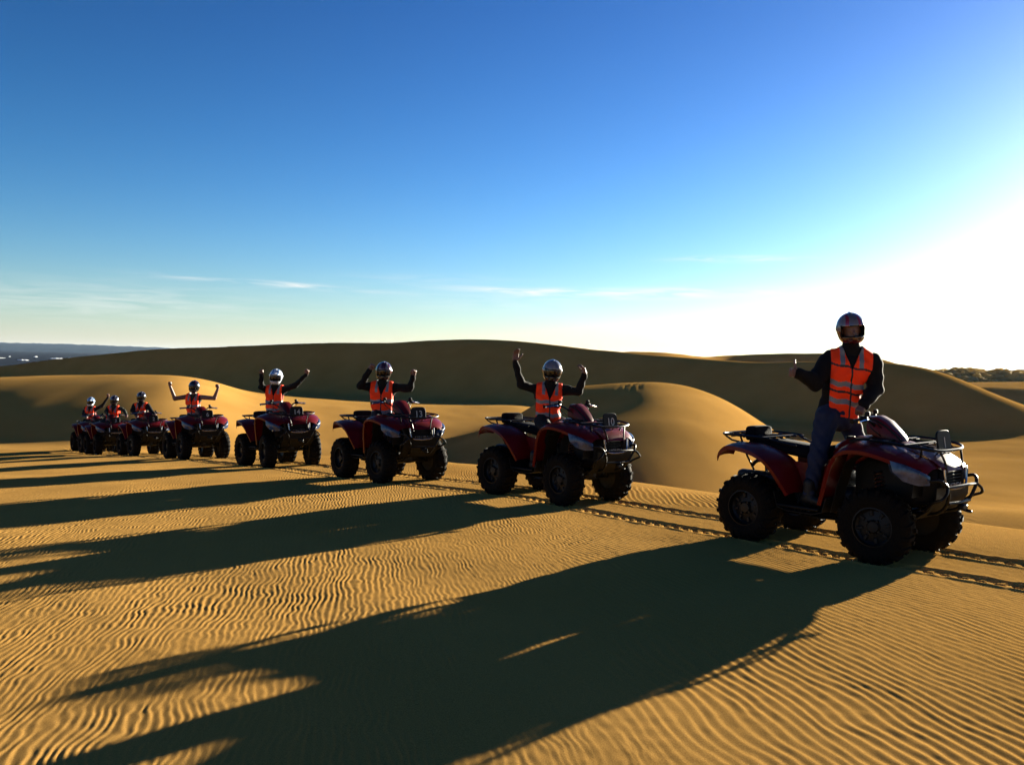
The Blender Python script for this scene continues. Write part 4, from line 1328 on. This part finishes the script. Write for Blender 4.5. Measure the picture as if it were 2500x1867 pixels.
def Lq(i, x, y, z): return QM[i] @ Vector((x, y, z))
def person_on(i, px, st, lab):
    """px: joint -> (photograph x, y, depth offset from the pelvis) for what the photograph shows; legs follow the quad"""
    seat = Lq(i, st.get('px', -.12), 0, st.get('pz', 1.04))
    Y0 = seat.y
    def W(t): return at(t[0], t[1], Y0 + t[2])
    J = {}
    for k in ('chest', 'neck', 'head', 'shl', 'shr', 'elr', 'ell', 'wrr', 'wrl'): J[k] = W(px[k])
    J['pelvis'] = W(px['pelvis']) if 'pelvis' in px else seat
    pe = J['pelvis']
    lat = (QM[i].to_3x3() @ Vector((0, 1, 0)))
    if 'hipr' in px:
        for k in ('hipr', 'hipl', 'knr', 'knl', 'anr', 'anl', 'ftr', 'ftl'): J[k] = px[k] if isinstance(px[k], Vector) else W(px[k])
    else:
        J['hipr'] = Lq(i, -.13, -.10, 1.0); J['hipl'] = Lq(i, -.13, .10, 1.0)
        J['knr'] = Lq(i, .24, -.30, .90); J['knl'] = Lq(i, .24, .30, .90)
        J['anr'] = Lq(i, .0, -.34, .49); J['anl'] = Lq(i, .0, .34, .49)
        J['ftr'] = Lq(i, .14, -.36, .425); J['ftl'] = Lq(i, .14, .36, .425)
    J['seed'] = i * 1.7
    J['face'] = px['face']; J['handr'] = px['handr']; J['handl'] = px['handl']
    p = build_person(J, st)
    base = pe
    # put the origin at the figure's seat
    for o in [p] + list(p.children_recursive):
        o.data.transform(Matrix.Translation(-base))
    p.location = base
    tag(p, lab, "person", "riders in orange vests")
    return p
# image right = the rider's own left when he faces the camera
S_SILVER = paint("helmet_silver", (0.14, 0.14, 0.15), (0.05, 0.045, 0.05), 7)
S_DARKRED = paint("helmet_dark_red", (0.06, 0.006, 0.010), (0.015, 0.004, 0.006), 9)
S_BLACK = paint("helmet_black", (0.006, 0.006, 0.007), (0.012, 0.010, 0.010), 8)
S_WHITE = paint("helmet_white", (0.42, 0.45, 0.50), (0.30, 0.34, 0.42), 6)
S_BLUE = paint("helmet_blue", (0.045, 0.10, 0.22), (0.10, 0.16, 0.26), 11)
S_RED = paint("helmet_red", (0.22, 0.012, 0.010), (0.10, 0.006, 0.006), 8)

def rider(i, cx, hy, s, torso_dx, arms, hands, face, st, lab, lean=0.0, pxy=None):
    """seated rider. cx,hy: helmet centre in the photograph; s: px per metre at this rider; arms: elbow and wrist px"""
    px = dict(head=(cx, hy, -.02 + lean), neck=(cx + torso_dx * .15, hy + .175 * s, .0 + lean * .8), chest=(cx + torso_dx * .45, hy + .36 * s, .0 + lean * .5))
    sh = st.get('shw', .185) * s
    n = px['neck']
    px['shr'] = (n[0] - sh + torso_dx * .1, n[1] + .055 * s, .06 + lean * .7); px['shl'] = (n[0] + sh + torso_dx * .1, n[1] + .065 * s, .03 + lean * .7)
    px['elr'], px['wrr'], px['ell'], px['wrl'] = arms
    px['handr'], px['handl'] = hands
    px['face'] = face
    return person_on(i, px, st, lab)

FACE = (-.05, -1, -.10)
# ---- the standing rider on the closest quad
px = dict(pelvis=(2042, 1002, 0), chest=(2066, 905, -.05), neck=(2078, 852, -.05), head=(2077, 806, -.08),
          shr=(2022, 880, .03), shl=(2131, 884, -.06), elr=(1990, 934, -.10), wrr=(1950, 911, -.24),
          ell=(2136, 947, -.10), wrl=(2112, 985, -.26),
          face=(-.12, -1, -.12), handr=('thumb', (.1, -1, 0), (-.8, -.25, .05)), handl=('grip', (-.1, .35, -1), (-.7, -.2, -.75)))
i = 0
px.update(hipr=(2018, 1022, -.08), hipl=(2066, 1020, .12), knr=(1996, 1117, -.20), anr=(1976, 1206, -.25), ftr=(2003, 1226, -.36),
          knl=Lq(0, .12, .30, .86), anl=Lq(0, -.02, .34, .49), ftl=Lq(0, .12, .36, .425))
person_on(0, px, dict(px=-.10, pz=1.25, res=.010, hres=.0035, hres2=.007, top=M_BLACKC, pants=M_DENIM, h1=S_SILVER, h2=S_DARKRED, h3=S_RED, bands=(.17, .44), binds=(.32, .72), hem=.05, loose=.016, bulk=1.13,
                      vneck=.19, vw=.42, visor=False),
          "person standing on the nearest quad bike in jeans and orange vest, one thumb up")
# ---- number 10
rider(1, 1348, 908, 183, -26,
      ((1272, 938, -.05), (1257, 882, -.10), (1412, 955, -.10), (1428, 914, -.16)),
      (('open', (.3, -1, 0), (.12, -.15, 1)), ('limp', (-1, -.3, -.2), (-.25, -.1, 1))),
      (.02, -1, -.12), dict(top=M_BLACKC, h1=S_SILVER, h2=S_BLACK, h3=S_SILVER, hair=True, bands=(.12, .50), res=.012, hres=.005),
      "person in orange vest and silver helmet on bike 10, both hands raised with open palms")
# ---- number 13
rider(2, 937, 908, 155, -12,
      ((880, 942, -.05), (903, 902, -.12), (1000, 948, -.10), (1009, 918, -.14)),
      (('fist', (.4, -1, 0), (.5, -.1, .8)), ('fist', (0, -1, 0), (.12, -.05, 1))),
      (.05, -1, -.10), dict(top=M_BLACKC, h1=S_DARKRED, h2=S_BLACK, h3=S_SILVER, bands=(.08, .42), res=.013, bulk=1.08, hres=.006),
      "person in orange vest and dark red helmet on bike 13, both fists raised")
# ---- number 14
rider(3, 674, 921, 125, -8,
      ((638, 945, -.05), (638, 915, -.08), (722, 940, -.05), (748, 914, -.10)),
      (('fist', (.1, -1, 0), (.03, -.1, 1)), ('fist', (-.2, -1, 0), (.35, -.1, 1))),
      (.08, -1, -.12), dict(top=M_BLACKC, h1=S_WHITE, h2=S_WHITE, h3=S_BLUE, peak=1, bands=(.14, .42), res=.014, hres=.007, shw=.17),
      "person in orange vest and white peaked helmet on bike 14, both arms stretched up")
# ---- number 6
rider(4, 474, 945, 102, -6,
      ((427, 973, -.05), (415, 942, -.08), (523, 972, -.05), (532, 948, -.08)),
      (('fist', (.2, -1, 0), (-.05, -.1, 1)), ('fist', (-.2, -1, 0), (-.02, -.1, 1))),
      (.05, -1, -.10), dict(top=M_GREYC, h1=S_BLACK, h2=S_BLACK, h3=S_DARKRED, bare=True, bands=(.12, .48), res=.016, hres=.008, shw=.17),
      "person with bare arms in orange vest and black helmet on bike 6, fists raised")
# ---- number 2
rider(5, 345, 970, 85, 0,
      ((323, 1002, -.15), (334, 1014, -.42), (370, 1004, -.20), (379, 1012, -.5)),
      (('grip', (0, 0, -1), (.2, -.8, 0)), ('grip', (0, 0, -1), (.2, -.8, 0))),
      (0, -1, -.05), dict(top=M_BLACKC, h1=S_BLACK, h2=S_BLACK, h3=S_SILVER, bands=(.12, .48), res=.017, hres=.008, bulk=1.12),
      "person in black jacket and orange vest on bike 2, hands on the handlebar")
# ---- number 3
rider(6, 279, 978, 78, -1,
      ((259, 1004, -.12), (266, 1016, -.4), (303, 1002, -.12), (310, 1014, -.4)),
      (('grip', (0, 0, -1), (.2, -.8, 0)), ('grip', (0, 0, -1), (.2, -.8, 0))),
      (.1, -1, -.05), dict(top=M_GREYC, h1=S_BLACK, h2=S_BLACK, h3=S_SILVER, bands=(.12, .48), res=.018, hres=.009),
      "person in patterned sleeves and orange vest on the second last bike, arms down")
# ---- last
rider(7, 222, 981, 72, -2,
      ((204, 1010, -.05), (212, 1016, -.3), (250, 990, -.05), (264, 969, -.08)),
      (('grip', (0, 0, -1), (.2, -.8, 0)), ('fist', (-.1, -1, 0), (.15, -.1, 1))),
      (.15, -1, -.12), dict(top=M_BLACKC, h1=S_BLUE, h2=S_WHITE, h3=S_WHITE, peak=1, bands=(.12, .48), res=.018, hres=.009, shw=.17),
      "person in orange vest and blue peaked helmet on the last bike, one fist raised")
# ------------------------------------------------------------------ scrub-covered rise far off to the right
M_SCRUB = material("scrub_haze_gold", (0.50, 0.38, 0.14), rough=.9, noise=.7, nscale=.25, spec=.1, color2=(.34, .26, .09))  # golden glow of backlit haze painted into the foliage colour
_n, _l = M_SCRUB.node_tree.nodes, M_SCRUB.node_tree.links
_t = _n.new('ShaderNodeBsdfTranslucent'); _t.inputs['Color'].default_value = (.75, .58, .22, 1)
_m = _n.new('ShaderNodeMixShader'); _m.inputs[0].default_value = .7
_l.new(_n['Principled BSDF'].outputs[0], _m.inputs[1]); _l.new(_t.outputs[0], _m.inputs[2]); _l.new(_m.outputs[0], _n['Material Output'].inputs['Surface'])
def blob(seed, n=9):
    r = np.random.default_rng(seed)
    V, Fs = [], []
    th = np.linspace(0, 2 * np.pi, n, endpoint=False); ph = np.linspace(-.2, np.pi / 2, 6)
    for p in ph:
        for t in th:
            k = 1 + .35 * (r.random() - .5)
            V.append((math.cos(p) * math.cos(t) * k, math.cos(p) * math.sin(t) * k, math.sin(p) * k))
    for i in range(5):
        for j in range(n): Fs.append((i * n + j, i * n + (j + 1) % n, (i + 1) * n + (j + 1) % n, (i + 1) * n + j))
    return np.array(V), np.array(Fs)
blobs = [blob(k) for k in range(6)]
Vw, Fw, nw = [], [], 0
outl = np.array([(2100, 925), (2200, 915), (2285, 905), (2310, 901), (2350, 898), (2380, 900), (2400, 905), (2422, 904), (2438, 902), (2450, 904), (2500, 905), (2600, 903), (2750, 898), (2900, 906), (3300, 915)], float)
YW = 320.0
for k in range(1500):
    px_ = random.uniform(2100, 3250); yd = YW + random.uniform(-22, 45)
    topz = CAMZ + (hz(px_) - np.interp(px_, outl[:, 0], outl[:, 1])) * YW / F
    botz = CAMZ + (hz(px_) - 935) * YW / F
    f_ = 1 - max(0, (YW - yd) / 22) ** 1.4 if yd < YW else 1 - ((yd - YW) / 60) ** 2
    z = botz + (topz - botz - .6) * f_
    s_ = random.uniform(.7, 1.7)
    Vb, Fb = random.choice(blobs)
    a = random.uniform(0, 6.28); ca, sa = math.cos(a), math.sin(a)
    X_ = (px_ - 1250) / F * yd
    q = Vb * np.array([s_ * 1.3, s_ * 1.3, s_ * random.uniform(.7, 1.1)])
    Vw.append(np.stack([q[:, 0] * ca - q[:, 1] * sa + X_, q[:, 0] * sa + q[:, 1] * ca + yd, q[:, 2] + z - .5], -1)); Fw.append(Fb + nw); nw += len(Vb)
for yk in range(4):      # the ground the scrub stands on
    pass
me = np_mesh("scrub", np.concatenate(Vw), np.concatenate(Fw)); me.materials.append(M_SCRUB)
o = bpy.data.objects.new("scrub", me); COL.objects.link(o)
tag(o, "sunlit coastal scrub covering the far rise beyond the dunes", "scrub", kind='stuff')
o = hill("scrub_hill", [(2080, 932)] + [(float(a), float(b) + 4) for a, b in outl] + [(3400, 930)], YW, 24, CAMZ + (hz(2600) - 965) * YW / F, M_SCRUB, rough=.3, n=200)
tag(o, "low rise under the far scrub", "hill", kind='structure')
# ------------------------------------------------------------------ the air
mh = bpy.data.materials.new("haze"); mh.use_nodes = True
n, l = mh.node_tree.nodes, mh.node_tree.links
n.clear()
ho = n.new('ShaderNodeOutputMaterial'); pv = n.new('ShaderNodeVolumePrincipled')
pv.inputs['Color'].default_value = (0.5, 0.7, 1.0, 1)
pv.inputs['Density'].default_value = 0.000012
pv.inputs['Anisotropy'].default_value = 0.3
l.new(pv.outputs[0], ho.inputs['Volume'])
m = MB(); m.box((-1000, 7500, 32), (26500, 17200, 96))
hzo = m.obj("haze", mh)
tag(hzo, "thin sea air over dunes and water", "haze", kind='stuff')
